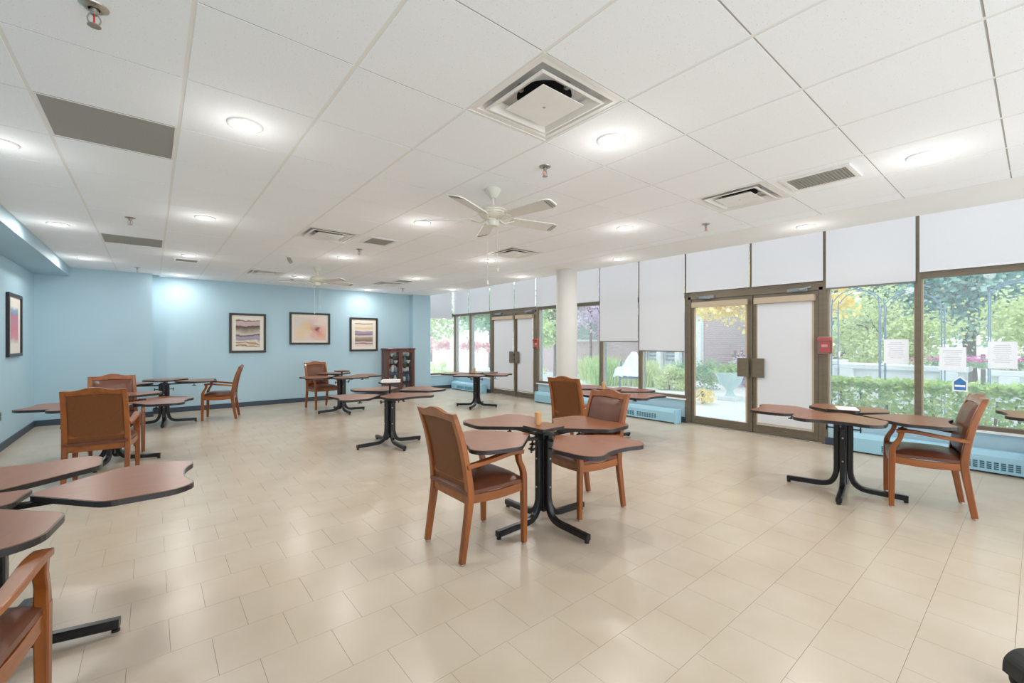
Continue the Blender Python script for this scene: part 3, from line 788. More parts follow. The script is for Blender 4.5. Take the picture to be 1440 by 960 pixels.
# leaf heights in order +x, +y, -x, -y
table(0, 2.384, 2.492, 0, (.732, .738, .724, .716), .768, 'brown four-leaf table with two chairs pushed in, at the centre of the room')
table(1, 2.55, 5.74, 0, (.745, .735, .705, .735), .868, 'brown four-leaf table without chairs in the middle, book on its raised tray')
table(2, 2.99, 9.05, 0, (.725, .765, .73, .74), .84, 'far brown four-leaf table with raised tray below the middle print')
table(3, 5.09, 1.19, 9, (.735, .735, .768, .745), .79, 'brown four-leaf table by the right windows with one armchair')
table(4, -.36, 7.00, -15, (.70, .757, .70, .73), .745, 'brown four-leaf table between two facing chairs near the left wall')
table(5, .17, 9.68, -4, (.735, .74, .72, .50), .76, 'far left brown four-leaf table with one leaf set low')
table(6, 5.51, 7.88, 38, (.72, .73, .73, .72), .745, 'brown four-leaf table in front of the far double door')
table(7, -.575, 2.975, -9, (.725, .73, .74, .735), .725, 'brown four-leaf table cut off by the left edge in the foreground')
table(8, 5.12, 3.96, 0, (.70, .735, .73, .70), .742, 'brown four-leaf table before the middle windows, mostly behind chairs')
table(9, 6.50, -.50, 10, (.735, .735, .735, .735), .75, 'brown four-leaf table cut off at the right edge beside the window sill')

# the leaves of the foreground table are swivelled back square to the room
for t in [o for o in bpy.data.objects if o.get('label', '').startswith('brown four-leaf table cut off by the left')]:
    for c in kids(t):
        if c.name.startswith('leaf'): c.rotation_euler.z += rad(6)

# one leaf of the centre table is swivelled a little
for c in kids(tproto):
    if c.name.split('.')[0] == 'leaf' and abs(c.rotation_euler.z - PI) < .01: c.rotation_euler.z = rad(173)

# ------------------------------------------------------------------ chairs
def make_chair():
    r = empty('dining_armchair')
    hw = .245
    for s in (-1, 1):
        # front leg, then the scrolled arm support above it
        l = MB().sweep([(.250, s * hw, .012), (.248, s * hw, .24), (.245, s * hw, .47)], [.034, .040, .044], [.036, .042, .044], smooth=3).build('leg', WOOD, r, bevel=0)
        MB().lathe([(.016, .014), (.017, .003), (.0001, 0)], 12, (.250, s * hw, 0)).build('glide', STEEL, l)
        b = MB().sweep([(-.258, s * .225, .012), (-.232, s * .225, .18), (-.205, s * .225, .36), (-.200, s * .225, .46), (-.222, s * .222, .62), (-.262, s * .220, .80), (-.318, s * .218, .965)], [.034, .038, .042, .044, .042, .040, .034], [.040, .044, .05, .052, .046, .042, .036], smooth=4).build('leg', WOOD, r)
        MB().lathe([(.016, .014), (.017, .003), (.0001, 0)], 12, (-.258, s * .225, 0)).build('glide', STEEL, b)
        a = MB().sweep([(.245, s * hw, .455), (.243, s * hw, .50), (.226, s * (hw + .004), .545), (.198, s * (hw + .008), .595), (.186, s * (hw + .010), .650)], [.042, .040, .038, .038, .044], [.044, .042, .036, .034, .038], smooth=4).build('arm_support', WOOD, r)
        MB().sweep([(.218, s * (hw + .010), .662), (.12, s * (hw + .012), .668), (-.05, s * (hw + .006), .645), (-.225, s * (hw - .012), .622)], [.056, .058, .050, .038], [.028, .028, .028, .028], smooth=5).build('armrest', WOODH, r)
    # aprons
    sf_ = MB().sweep([(.245, -.225, .415), (.252, 0, .408), (.245, .225, .415)], .024, .060, side=(1, 0, 0), smooth=4)
    sf_.sweep([(-.205, -.21, .405), (-.205, .21, .405)], .022, .062, side=(1, 0, 0), smooth=1)
    for s in (-1, 1): sf_.sweep([(.24, s * .243, .413), (.02, s * .238, .40), (-.20, s * .226, .410)], .022, .058, side=(0, 1, 0), smooth=4)
    sf_.build('seat_frame', WOODH, r)
    # seat cushion, crowned
    nx, ny = 12, 12; vs = []; fs = []
    for lvl in (0, 1):
        for i in range(nx + 1):
            for j in range(ny + 1):
                u = i / nx * 2 - 1; v = j / ny * 2 - 1
                x = .015 + u * .245; hwid = .236 + (.252 - .236) * (u + 1) / 2
                y = v * hwid
                edge = max(abs(u), abs(v))
                z = .438
                if lvl: z = .462 + .050 * (1 - abs(u) ** 3.2) ** .5 * (1 - abs(v) ** 3.2) ** .5
                vs.append((x, y, z))
    def idx(l, i, j): return l * (nx + 1) * (ny + 1) + i * (ny + 1) + j
    for i in range(nx):
        for j in range(ny):
            fs.append((idx(1, i, j), idx(1, i + 1, j), idx(1, i + 1, j + 1), idx(1, i, j + 1)))
            fs.append((idx(0, i, j), idx(0, i, j + 1), idx(0, i + 1, j + 1), idx(0, i + 1, j)))
    for i in range(nx):
        fs.append((idx(0, i, 0), idx(0, i + 1, 0), idx(1, i + 1, 0), idx(1, i, 0)))
        fs.append((idx(0, i + 1, ny), idx(0, i, ny), idx(1, i, ny), idx(1, i + 1, ny)))
    for j in range(ny):
        fs.append((idx(0, 0, j + 1), idx(0, 0, j), idx(1, 0, j), idx(1, 0, j + 1)))
        fs.append((idx(0, nx, j), idx(0, nx, j + 1), idx(1, nx, j + 1), idx(1, nx, j)))
    m = MB(); m._add(vs, fs); m.build('seat', LEATHER, r, smooth=True)
    # back: crest rail with its raised middle, lower rail, padded panel
    def bx(z):   # x of the back plane at height z
        t = (z - .46) / .505
        return -.200 - .022 * t * 1.2 - .092 * t * t
    crest = MB(); n = 14; vs = []; fs = []
    for k in range(n + 1):
        y = -.236 + .472 * k / n; q = abs(y) / .236
        bump = .030 * max(0, math.cos(min(1, q / .55) * PI / 2)) ** 1.3 + .004 * q
        zt = .968 + bump; zb = .915 + .012 * (1 - q)
        for z in (zb, zt):
            for dx in (-.018, .018): vs.append((bx(z) + dx, y, z))
    for k in range(n):
        a = k * 4; b = a + 4
        fs += [(a, b, b + 1, a + 1), (a + 2, a + 3, b + 3, b + 2), (a, a + 2, b + 2, b), (a + 1, b + 1, b + 3, a + 3)]
    fs += [(0, 1, 3, 2), (n * 4, n * 4 + 2, n * 4 + 3, n * 4 + 1)]
    crest._add(vs, fs); crest.build('crest_rail', WOODH, r, bevel=.006)
    MB().box(bx(.53) - .014, bx(.53) + .014, -.205, .205, .510, .545).build('lower_rail', WOODH, r, bevel=.003)
    def pad(off, sgn, thick, name, material, z0, z1, hw_):
        nz, ny_ = 10, 10; vs = []; fs = []
        for i in range(nz + 1):
            for j in range(ny_ + 1):
                u = i / nz * 2 - 1; v = j / ny_ * 2 - 1
                z = z0 + (z1 - z0) * i / nz; y = v * (hw_ - .008 * (u + 1) / 2)
                puff = thick * (1 - abs(u) ** 6) ** .5 * (1 - abs(v) ** 6) ** .5
                vs.append((bx(z) + off + sgn * puff, y, z))
        for i in range(nz):
            for j in range(ny_):
                q = (i * (ny_ + 1) + j, i * (ny_ + 1) + j + 1, (i + 1) * (ny_ + 1) + j + 1, (i + 1) * (ny_ + 1) + j)
                fs.append(q if sgn > 0 else q[::-1])
        o = len(vs)
        for i in range(nz + 1):
            for j in range(ny_ + 1):
                z = z0 + (z1 - z0) * i / nz; y = (j / ny_ * 2 - 1) * (hw_ - .008 * i / nz)
                vs.append((bx(z), y, z))
        R_ = lambda i, j: i * (ny_ + 1) + j
        for i in range(nz):
            for j in (0, ny_): fs.append((R_(i, j), R_(i + 1, j), o + R_(i + 1, j), o + R_(i, j)))
        for j in range(ny_):
            for i in (0, nz): fs.append((R_(i, j), R_(i, j + 1), o + R_(i, j + 1), o + R_(i, j)))
        m = MB(); m._add(vs, fs); return m.build(name, material, r, smooth=True)
    pad(.008, 1, .026, 'backrest', LEATHER, .50, .925, .203)
    pad(-.010, -1, .006, 'back_panel', FABRIC, .455, .925, .203)
    return r
cproto = make_chair()
G_C = 'oak armchairs with brown vinyl upholstery'
CH = [
    (1.785, 2.572, 0, 'oak armchair seen from behind, nearest the camera at the centre table'),
    (2.915, 2.545, 172, 'oak armchair facing the camera, pushed under the centre table on its right'),
    (4.300, 3.860, 9, 'oak armchair seen from behind at the table before the middle windows'),
    (5.240, .632, 104, 'reddish oak armchair in side view by the right-hand windows'),
    (-.385, 6.030, 84, 'large oak armchair seen from behind on the left, brown back panel in full view'),
    (-.360, 7.590, -82, 'oak armchair at the left facing the camera, half hidden behind another chair'),
    (1.000, 9.670, 166, 'oak armchair in side view alone against the back wall, below left print'),
    (2.830, 9.850, -80, 'far oak armchair facing the camera below the middle print'),
    (-.585, 2.125, 82, 'oak armchair cut off at the lower left corner, only arm and front leg showing'),
]
for i, (x, y, a, l) in enumerate(CH):
    c = cproto if i == 0 else copy_tree(cproto)
    c.location = (x, y, 0); c.rotation_euler.z = rad(a)
    tag(c, l, 'chair', G_C)

# ------------------------------------------------------------------ small things on tables
def cup(x, y, z, label):
    r = empty('tan_cup', (x, y, z))
    MB().lathe([(.020, 0), (.022, .002), (.027, .098), (.024, .098), (.019, .01), (.0001, .01)], 20).build('cup_body', TAN, r, smooth=True)
    MB().lathe([(.0272, .095), (.0290, .098), (.0272, .101), (.0238, .098)], 20).build('cup_rim', TAN, r, smooth=True)
    tag(r, label, 'cup', 'small tan cups on the tables')
cup(2.375, 2.545, .768, 'tan tapered cup on the centre table')
cup(5.05, 4.02, .742, 'tan cup on the table before the middle windows, above the chair back')
cup(5.48, 7.93, .745, 'tan cup on the table in front of the far double door')
bk = empty('book', (2.57, 5.75, .868), rad(-30))
MB().box(-.12, .12, -.085, .085, .004, .026).build('pages', PAPER, bk)
MB().box(-.125, .125, -.09, .09, 0, .004).box(-.125, .125, -.09, .09, .026, .030).box(-.125, -.12, -.09, .09, .004, .026).build('cover', MATBOARD, bk)
tag(bk, 'pale closed book lying on the raised tray of the middle table', 'book')
pp = MB().box(-.12, .12, -.08, .08, 0, .003).build('paper_sheet', PAPER, loc=(5.12, 1.17, .7905), rz=rad(20))
tag(pp, 'white sheet of paper on the right table', 'paper')

# glass cabinet
cx0, cx1, cy0, cy1, ch = 4.70, 5.50, 10.79, 11.11, 1.25
cab = empty('display_cabinet', ((cx0 + cx1) / 2, (cy0 + cy1) / 2, 0))
w2, d2 = (cx1 - cx0) / 2, (cy1 - cy0) / 2
MB().box(-w2, -w2 + .025, -d2, d2, 0, ch - .04).build('side_panel', MAHOG, cab, bevel=.003)
MB().box(w2 - .025, w2, -d2, d2, 0, ch - .04).build('side_panel', MAHOG, cab, bevel=.003)
MB().box(-w2 + .025, w2 - .025, d2 - .012, d2, .05, ch - .04).build('back_panel', MAHOG, cab)
MB().box(-w2 - .02, w2 + .02, -d2 - .02, d2 + .005, ch - .04, ch).build('cornice', MAHOG, cab, bevel=.006)
MB().box(-w2 + .025, w2 - .025, -d2 + .01, d2 - .012, 0, .08).build('plinth', MAHOG, cab)
shelf_z = [.08, .36, .62, .84, 1.03]
for z in shelf_z[1:]:
    MB().box(-w2 + .025, w2 - .025, -d2 + .04, d2 - .012, z - .008, z).build('shelf', CABGLASS, cab)
for s in (-1, 1):
    a, b = (-w2 + .027, -.002) if s < 0 else (.002, w2 - .027)
    dr = MB().box(a, a + .05, -d2, -d2 + .022, .09, ch - .05).box(b - .05, b, -d2, -d2 + .022, .09, ch - .05).box(a + .05, b - .05, -d2, -d2 + .022, .09, .15).box(a + .05, b - .05, -d2, -d2 + .022, ch - .11, ch - .05).build('cabinet_door', MAHOG, cab, bevel=.003)
    MB().box(a + .05, b - .05, -d2 + .009, -d2 + .013, .15, ch - .11).build('door_glass', CABGLASS, dr)
    MB().lathe([(.005, -.002), (.005, -.016), (.011, -.022), (.0001, -.03)], 10, (s * .028, -d2, .62), axis='y').build('knob', STEEL, dr)
tag(cab, 'dark mahogany display cabinet with two glass doors by the blue pier', 'cabinet')
random.seed(5)
CERAM = [mat('white_china', (234, 234, 232), .25, .5, noise=(8, .3, .7, (226, 226, 226), W1)), mat('grey_china', (150, 156, 164), .3, .5, noise=(8, .3, .7, (140, 146, 154), W1)),
         mat('pink_china', (232, 178, 164), .4, .4, noise=(8, .3, .7, (224, 168, 154), W1)), mat('blue_china', (92, 116, 138), .3, .5, noise=(8, .3, .7, (80, 104, 128), W1))]
vase = [(.001, 0), (.030, .001), (.040, .03), (.042, .06), (.025, .09), (.016, .105), (.022, .12), (.018, .12), (.012, .105), (.0001, .10)]
bowl = [(.001, 0), (.025, .001), (.03, .012), (.055, .04), (.06, .058), (.055, .058), (.03, .02), (.0001, .016)]
mug = [(.001, 0), (.034, .001), (.036, .08), (.032, .08), (.030, .01), (.0001, .008)]
shapes = [('china_vase', vase, 'vase'), ('china_bowl', bowl, 'bowl'), ('china_mug', mug, 'mug')]
cmesh = {}
places = ['top shelf', 'second shelf', 'middle shelf', 'lower shelf', 'bottom shelf']
used = {}
for si, z in enumerate(sorted(shelf_z, reverse=True)):
    for side in (-1, 1):
        for k in range(3):
            nm, prof, ct_ = shapes[(si + k + (side > 0)) % 3]; mi = random.choice([0, 0, 0, 1, 1, 3])
            if si == 4 and side > 0 and k == 2: mi = 2
            key = (nm, mi)
            if key not in cmesh: cmesh[key] = MB().lathe([(a_ * 1.08, b_ * 1.45) for a_, b_ in prof], 16).mesh(nm, CERAM[mi], True)
            o = place(cmesh[key], nm, None, ((cx0 + cx1) / 2 + side * (.085 + .095 * k), cy0 + .15 + random.uniform(-.02, .03), z))
            cn = ['white', 'grey', 'pink', 'dark blue'][mi]
            ps = ('left', 'right')[side > 0]
            o_ = ['innermost', 'middle', 'outermost'][k]
            tag(o, '%s china %s, %s behind the %s glass door on the %s' % (cn, ct_, o_, ps, places[si]), ct_, 'china pieces in the display cabinet')
pl = MB().lathe([(.0001, 0), (.05, .002), (.085, .012), (.085, .016), (.05, .007), (.0001, .005)], 28).build('china_plate', CERAM[0], None, (cx0 + .30, cy1 - .07, .627 + .085), rot=(rad(82), 0, 0), smooth=True)
tag(pl, 'round white plate propped upright on the middle shelf behind the left glass door', 'plate')

# ------------------------------------------------------------------ wall and window items
def pull_station(y, z, label):
    r = empty('fire_alarm_pull', (XR - .062, y, z))
    MB().box(-.012, 0, -.065, .065, -.10, .10).build('back_plate', BEIGE_METAL, r, bevel=.004)
    MB().box(-.045, -.012, -.042, .042, -.075, .045).build('alarm_body', RED, r, bevel=.004)
    MB().box(-.052, -.045, -.028, .028, -.02, .012).build('pull_handle', WHITEMETAL, r, bevel=.003)
    MB().box(-.075, -.012, -.060, .060, .055, .09).build('cover_hood', RED, r, bevel=.004)
    MB().band([(-.08, -.062), (-.012, -.062), (-.012, .062), (-.08, .062)], [(-.076, -.058), (-.013, -.058), (-.013, .058), (-.076, .058)], -.095, .095).build('clear_cover', PLASTIC_CLEAR, r)
    r.scale = (1.1, 1.3, 1.2)
    tag(r, label, 'fire alarm', 'red fire alarm pull stations')
pull_station(1.895, 1.375, 'red fire alarm pull under a clear cover on the near door post')
pull_station(7.78, 1.375, 'red fire alarm pull on the far double door post')

def notice(y0, y1, z0, z1, label, seed):
    r = empty('window_notice', (XR - .004, (y0 + y1) / 2, (z0 + z1) / 2))
    a, b = (y1 - y0) / 2, (z1 - z0) / 2
    MB().box(-.001, 0, -a, a, -b, b).build('sheet', PAPER, r)
    random.seed(seed); t = MB(); n = 9
    for k in range(n):
        z = b * .72 - k * b * 1.4 / n; wd = a * random.uniform(.45, .72)
        t.box(-.0016, -.001, -wd, wd, z - .004, z + .004)
    t.build('printed_lines', mat('faint_print', (216, 220, 228), .8, .2, noise=(40, .3, .7, (208, 213, 222), W1)), r)
    tag(r, label, 'notice', 'white notices taped on the window glass')
notice(1.038, 1.278, 1.15, 1.457, 'white paper notice on the window next to the near door', 1)
notice(.538, .765, 1.088, 1.363, 'lower white paper notice, just right of the window mullion', 2)
notice(.149, .37, 1.128, 1.43, 'rightmost white paper notice on the window glass', 3)
st = empty('window_decal', (XR - .003, .59, .93))
oc = [(-.062, -.085), (.062, -.085), (.062, .035), (0, .095), (-.062, .035)]
def yz_prism(pts, x0, x1):
    m = MB().prism(pts, x0, x1); m.v = [(z, -x, y) for x, y, z in m.v]; return m
yz_prism(oc, -.001, 0).build('decal_border', PAPER, st)
yz_prism([(x * .80, y * .80) for x, y in oc], -.0018, -.001).build('decal_field', mat('decal_blue', (70, 130, 190), .5, .4, noise=(20, .3, .7, (62, 120, 180), W1)), st)
MB().box(-.0024, -.0018, -.043, .043, -.032, -.008).build('decal_band', PAPER, st)
tag(st, 'small blue and white house-shaped decal low on the window', 'decal')
sk = empty('wall_outlet', (XL, 8.63, .45))
MB().box(0, .006, -.035, .035, -.057, .057).build('cover_plate', GREYFRAME, sk, bevel=.002)
MB().box(.006, .008, -.017, .017, .008, .040).box(.006, .008, -.017, .017, -.040, -.008).build('socket_face', NAVY, sk)
tag(sk, 'small wall outlet on the left wall under the table edge', 'outlet')

# unidentified dark object at the lower right edge, made up as a caster
ca = empty('dark_object', (2.72, .012, 0), rad(-50))
for sy in (-1, 1):
    MB().lathe([(.0001, -.014), (.045, -.014), (.056, -.010), (.060, -.004), (.060, .004), (.056, .010), (.045, .014), (.0001, .014)], 28, (0, sy * .030, .06), axis='y').build('wheel', RUBBER, ca, smooth=True)
MB().lathe([(.010, -.05), (.010, .05)], 12, (0, 0, .06), axis='y').build('axle', STEEL, ca)
hd_ = MB().sweep([(-.070, 0, .075), (-.062, 0, .125), (-.030, 0, .160), (.015, 0, .168), (.055, 0, .150)], [.086, .092, .092, .092, .088], .012, smooth=4)
hd_.build('hood', RUBBER, ca)
MB().box(-.012, .012, -.012, .012, .06, .165).build('fork', BLACK, ca, bevel=.003)
tag(ca, 'unidentified black object, built as a hooded caster, at the lower right corner of the floor', 'wheel')

# ------------------------------------------------------------------ garden outside, colours paled to imitate washed-out haze
gr = MB().box(XR + .12, 60, -25, 60, -.12, -.04).build('ground_patio', PATIO); structure(gr)
L_GREEN = mat_leaf('leaf_green', (168, 202, 136), (212, 226, 168))
L_HEDGE = mat_leaf('leaf_hedge', (150, 192, 122), (214, 226, 156), 5.0)
L_YELL = mat_leaf('leaf_yellow', (240, 214, 120), (250, 236, 170), 2.0)
L_PALE = mat_leaf('leaf_pale', (206, 220, 160), (226, 232, 190), 1.5)
L_BLUE = mat_leaf('leaf_spruce', (128, 176, 184), (186, 216, 214), 2.2)
L_RED = mat_leaf('leaf_red', (214, 150, 160), (240, 204, 202), 3.0)
L_PINK = mat_leaf('leaf_plum', (196, 172, 204), (222, 206, 222), 2.0)
L_DGREEN = mat_leaf('leaf_deep_green', (130, 176, 146), (184, 210, 164), 2.0)
BARK = mat('bark', (116, 104, 96), .9, .1, noise=(12, .3, .7, (98, 86, 80), (1, 1, .3)))
FLOWER = mat_leaf('petal_magenta', (214, 90, 180), (236, 150, 206), 4.0)

def leaves(rng, n, size, fn, up=0.3):
    m = MB(); vs = m.v; fs = m.f
    for _ in range(n):
        p = fn(rng)
        a = rng.uniform(0, 2 * PI); t = rng.uniform(-.9, .9)
        d = Vector((math.cos(a) * math.cos(t), math.sin(a) * math.cos(t), math.sin(t)))
        q = Vector((rng.uniform(-1, 1), rng.uniform(-1, 1), rng.uniform(-1, 1))); s = d.cross(q)
        if s.length < 1e-3: continue
        s = s.normalized() * size * rng.uniform(.3, .5); d = d * size * rng.uniform(.7, 1.2)
        o = len(vs); P = Vector(p)
        vs += [tuple(P), tuple(P + d * .5 + s), tuple(P + d), tuple(P + d * .5 - s)]
        fs.append((o, o + 1, o + 2, o + 3))
    return m
def clumps(rng, c, r, k):
    out = []
    for _ in range(k):
        while True:
            u = [rng.uniform(-1, 1) for _ in range(3)]
            if sum(x * x for x in u) < 1: break
        out.append(((c[0] + u[0] * r[0], c[1] + u[1] * r[1], c[2] + u[2] * r[2]), rng.uniform(.22, .42)))
    return out
def tree(name, x, y, h, crown_z, r, material, label, n=5000, leaf=.16, seed=1, trunk=.10, k=26, cat='tree', group='garden trees'):
    rng = random.Random(seed); t = empty(name, (x, y, -.04))
    cl = clumps(rng, (0, 0, crown_z), r, k); mr = min(r)
    def fn(g_):
        c, s = g_.choice(cl); R = mr * s * 1.6
        return (c[0] + g_.gauss(0, R * .5), c[1] + g_.gauss(0, R * .5), max(.05, c[2] + g_.gauss(0, R * .45)))
    leaves(rng, n, leaf, fn).build('crown', material, t)
    if trunk:
        tr = MB().sweep([(0, 0, 0), (.03, .02, crown_z * .4), (-.02, .03, crown_z), (.05, 0, crown_z + r[2] * .5)], [trunk * 2, trunk * 1.6, trunk, trunk * .5], [trunk * 2, trunk * 1.6, trunk, trunk * .5], smooth=3)
        for c, s in cl[:9]:
            tr.sweep([(0, 0, max(.3, crown_z - r[2] * .5)), (c[0] * .5, c[1] * .5, crown_z - r[2] * .1), c], [trunk * .7, trunk * .5, trunk * .2], [trunk * .7, trunk * .5, trunk * .2], smooth=2)
        tr.build('trunk', BARK, t)
    tag(t, label, cat, group); return t
def shrub(x, y, r, h, material, label, seed, n=1500, leaf=.09, group='garden shrubs'):
    return tree('shrub', x, y, h, h * .5, (r, r, h * .45), material, label, n, leaf, seed, trunk=.02, k=16, cat='shrub', group=group)

# clipped hedge under the right-hand windows
rng = random.Random(3)
hd = empty('clipped_hedge', (9.4, -.6, -.04))
hm = leaves(rng, 16000, .075, lambda g_: (g_.choice([g_.uniform(-.38, .38), -.36 + g_.gauss(0, .04)]), g_.uniform(-3.6, 3.6), g_.choice([g_.uniform(.08, .80), .78 + g_.gauss(0, .03)])))
hm.build('hedge_leaves', L_HEDGE, hd)
sm_ = MB()
for k in range(24): sm_.sweep([(0, -3.4 + k * .295, 0), (rng.uniform(-.1, .1), -3.4 + k * .295 + rng.uniform(-.1, .1), .6)], .03, .03, smooth=1)
sm_.build('hedge_stems', BARK, hd)
tag(hd, 'low clipped green hedge outside the right-hand windows', 'hedge')

# concrete planter walls behind the hedge
def planter(x, y0, y1, h, label):
    r = empty('concrete_planter', (x, (y0 + y1) / 2, -.04)); a = (y1 - y0) / 2
    MB().box(-.35, .35, -a, a, 0, h - .10).build('planter_body', CONCRETE, r, bevel=.01)
    MB().box(-.42, .42, -a - .06, a + .06, h - .10, h).build('planter_cap', CONCRETE, r, bevel=.015)
    for s in (-1, 1): MB().box(-.44, -.35, s * a * .8 - .12, s * a * .8 + .12, 0, h - .10).build('buttress', CONCRETE, r, bevel=.01)
    tag(r, label, 'planter', 'pale concrete garden planters')
planter(12.2, .9, 2.9, .98, 'long pale concrete planter seen over the hedge left of the mullion')
planter(12.0, -1.6, .55, .95, 'pale concrete planter seen over the hedge at the right')
planter(13.5, 3.2, 5.0, 1.0, 'short pale concrete planter behind the near door post')
for i, (x, y, l) in enumerate([(12.2, 1.1, 'magenta flowers in the planter left of the mullion'), (12.0, .3, 'wide magenta flower patch in the right-hand planter'), (12.0, -.6, 'magenta flowers at the far right of the planter')]):
    t = empty('flower_clump', (x, y, .94)); rg = random.Random(40 + i)
    leaves(rg, 500, .06, lambda g_: (g_.gauss(0, .14), g_.gauss(0, .28), abs(g_.gauss(.06, .06)))).build('foliage', L_DGREEN, t)
    leaves(rg, 260, .06, lambda g_: (g_.gauss(0, .14), g_.gauss(0, .28), .10 + abs(g_.gauss(.04, .04)))).build('blossom', FLOWER, t)
    tag(t, l, 'flowers', 'flowers in the planters')
# arched trellises
IRON = mat('blue_grey_iron', (120, 142, 168), .5, .4, .2, noise=(10, .3, .7, (108, 130, 158), W1))
def trellis(x, y, w, h, label, bars=True):
    r = empty('garden_arch', (x, y, -.04)); a = w / 2
    pts = [(0, -a, 0), (0, -a, h - a)] + [(0, -a * math.cos(PI * k / 8), h - a + a * math.sin(PI * k / 8)) for k in range(1, 8)] + [(0, a, h - a), (0, a, 0)]
    MB().sweep(pts, .018, .018, side=(1, 0, 0), smooth=2).build('arch_hoop', IRON, r)
    p2 = [(p[0] + .45, p[1], p[2]) for p in pts]
    MB().sweep(p2, .018, .018, side=(1, 0, 0), smooth=2).build('arch_hoop', IRON, r)
    if bars:
        for z in (.5, 1.0, 1.5, h - a):
            for s in (-1, 1): MB().box(0, .45, s * a - .008, s * a + .008, z - .008, z + .008).build('rung', IRON, r)
    tag(r, label, 'garden arch', 'metal garden arches')
trellis(10.7, 2.32, .75, 2.5, 'thin metal garden arch beside the near door post')
trellis(11.0, 1.55, .85, 2.4, 'thin metal garden arch left of the mullion')
trellis(10.6, .22, .62, 2.45, 'blue-grey metal garden arch at the right edge')
# garden fence behind
FEN = mat('dark_fence', (132, 120, 126), .8, .2, noise=(8, .3, .7, (118, 106, 112), (1, 1, .2)))
fe = empty('garden_fence', (16.2, 2.6, -.04))
fpk = MB().box(-.012, .012, -.045, .045, 0, 1.15).mesh('fence_picket', FEN)
for k in range(40): place(fpk, 'fence_picket', fe, (0, -4.4 + k * .225, 0))
for z in (.3, .95): MB().box(.012, .05, -4.5, 4.5, z - .04, z + .04).build('fence_rail', FEN, fe)
tag(fe, 'dark picket fence behind the concrete planters', 'fence')

# trees
tree('blue_spruce', 17.5, 1.2, 8, 3.9, (1.6, 1.5, 2.6), L_BLUE, 'tall blue-green spruce filling the rightmost window', 20000, .13, 11, .14, 34)
tree('blue_spruce', 18.5, 4.2, 8, 3.8, (1.7, 1.5, 2.6), L_BLUE, 'blue-green spruce seen in the window beside the near door', 18000, .13, 12, .14, 34)
tree('pale_tree', 15.2, 2.6, 4, 2.0, (1.0, 1.2, 1.2), L_PALE, 'pale yellow-green small tree behind the left garden arches', 9000, .09, 13, .05)
tree('pale_tree', 15.0, -.6, 4, 1.9, (1.0, 1.3, 1.0), L_PALE, 'pale yellow-green small tree behind the rightmost notices', 9000, .09, 14, .05)
tree('yellow_maple', 13.0, -.75, 5, 3.7, (.8, .8, 1.0), L_YELL, 'yellow autumn tree at the top right corner of the last window', 2600, .16, 15, .06)
tree('yellow_maple', 11.8, 4.55, 5, 2.75, (1.0, 2.1, .75), L_YELL, 'yellow autumn tree seen through the clear near door', 4600, .12, 16, .07)
tree('broad_tree', 24, 8.6, 9, 4.5, (2.0, 2.4, 3.2), L_PALE, 'broad pale tree far behind the clear door', 6000, .3, 17, .16)
tree('broad_tree', 22, -6.5, 9, 4.5, (2.5, 4.0, 3.6), L_DGREEN, 'broad green tree far beyond the right planters', 6000, .3, 18, .16)
tree('broad_tree', 25, 1.8, 9, 5.0, (2.5, 4.0, 3.8), L_BLUE, 'broad blue-green tree far behind the spruces', 6000, .3, 28, .16)
tree('green_tree', 12.2, 22.0, 6, 3.2, (1.8, 1.6, 1.7), L_GREEN, 'bright green tree outside the far window corner', 5000, .2, 19, .1)
tree('green_tree', 13.6, 18.2, 6, 3.4, (1.4, 1.4, 1.7), L_DGREEN, 'deeper green tree behind the far double door', 5000, .2, 20, .1)
tree('green_tree', 9.5, 19.6, 6, 3.2, (1.4, 1.2, 1.7), L_PALE, 'pale green tree outside the end window', 4000, .2, 21, .1)
tree('plum_tree', 13.4, 11.3, 4, 3.0, (.8, 1.1, 1.2), L_PINK, 'plum-pink leaved tree against the brick house right of the column', 1500, .14, 22, .05)
tree('green_tree', 13.0, 12.9, 5, 2.6, (.8, .9, 1.5), L_GREEN, 'yellow-green tree left of the white column', 3500, .14, 29, .06)
tree('shrub', 11.2, 15.9, 1.6, 1.30, (.9, 1.0, .26), L_RED, 'red-leaved shrub outside the narrow far windows', 1800, .09, 23, .02, 16, 'shrub', 'garden shrubs')
tree('shrub', 8.9, 16.2, 1.6, 1.30, (.9, .8, .26), L_RED, 'red-leaved shrub outside the end window', 1800, .09, 24, .02, 16, 'shrub', 'garden shrubs')
shrub(8.6, 14.6, .5, .75, L_PALE, 'pale low shrub under the end window', 33, 1200, .08)
shrub(11.6, 12.9, .5, .8, L_PALE, 'pale low shrub beyond the far double door', 25)
shrub(13.0, 6.8, .6, 1.0, L_DGREEN, 'dark green shrub behind the stone urn', 26)
shrub(12.2, 7.2, .5, .7, L_PALE, 'pale shrub left of the stone urn', 27)
shrub(10.0, 5.05, .35, .35, L_YELL, 'low yellow leaves on the patio before the clear door', 30, 260, .07)
shrub(14.9, 5.9, .6, 1.0, L_PINK, 'violet flowering shrub behind the clear door', 31)

# stone urn
ur = empty('stone_urn', (11.2, 4.95, -.04))
MB().box(-.22, .22, -.22, .22, 0, .10).build('urn_base', CONCRETE, ur, bevel=.01)
MB().lathe([(.14, .10), (.09, .16), (.07, .24), (.12, .30), (.24, .42), (.30, .58), (.35, .66), (.35, .70), (.30, .70), (.26, .60), (.0001, .58)], 28).build('urn_bowl', mat('blue_stone', (178, 204, 208), .8, .2, noise=(6, .3, .7, (190, 214, 216), W1)), ur, smooth=True)
leaves(random.Random(50), 700, .08, lambda g_: (g_.gauss(0, .14), g_.gauss(0, .14), .66 + abs(g_.gauss(.06, .08)))).build('planting', L_GREEN, ur)
tag(ur, 'pale stone urn with greenery outside the clear door leaf', 'urn')

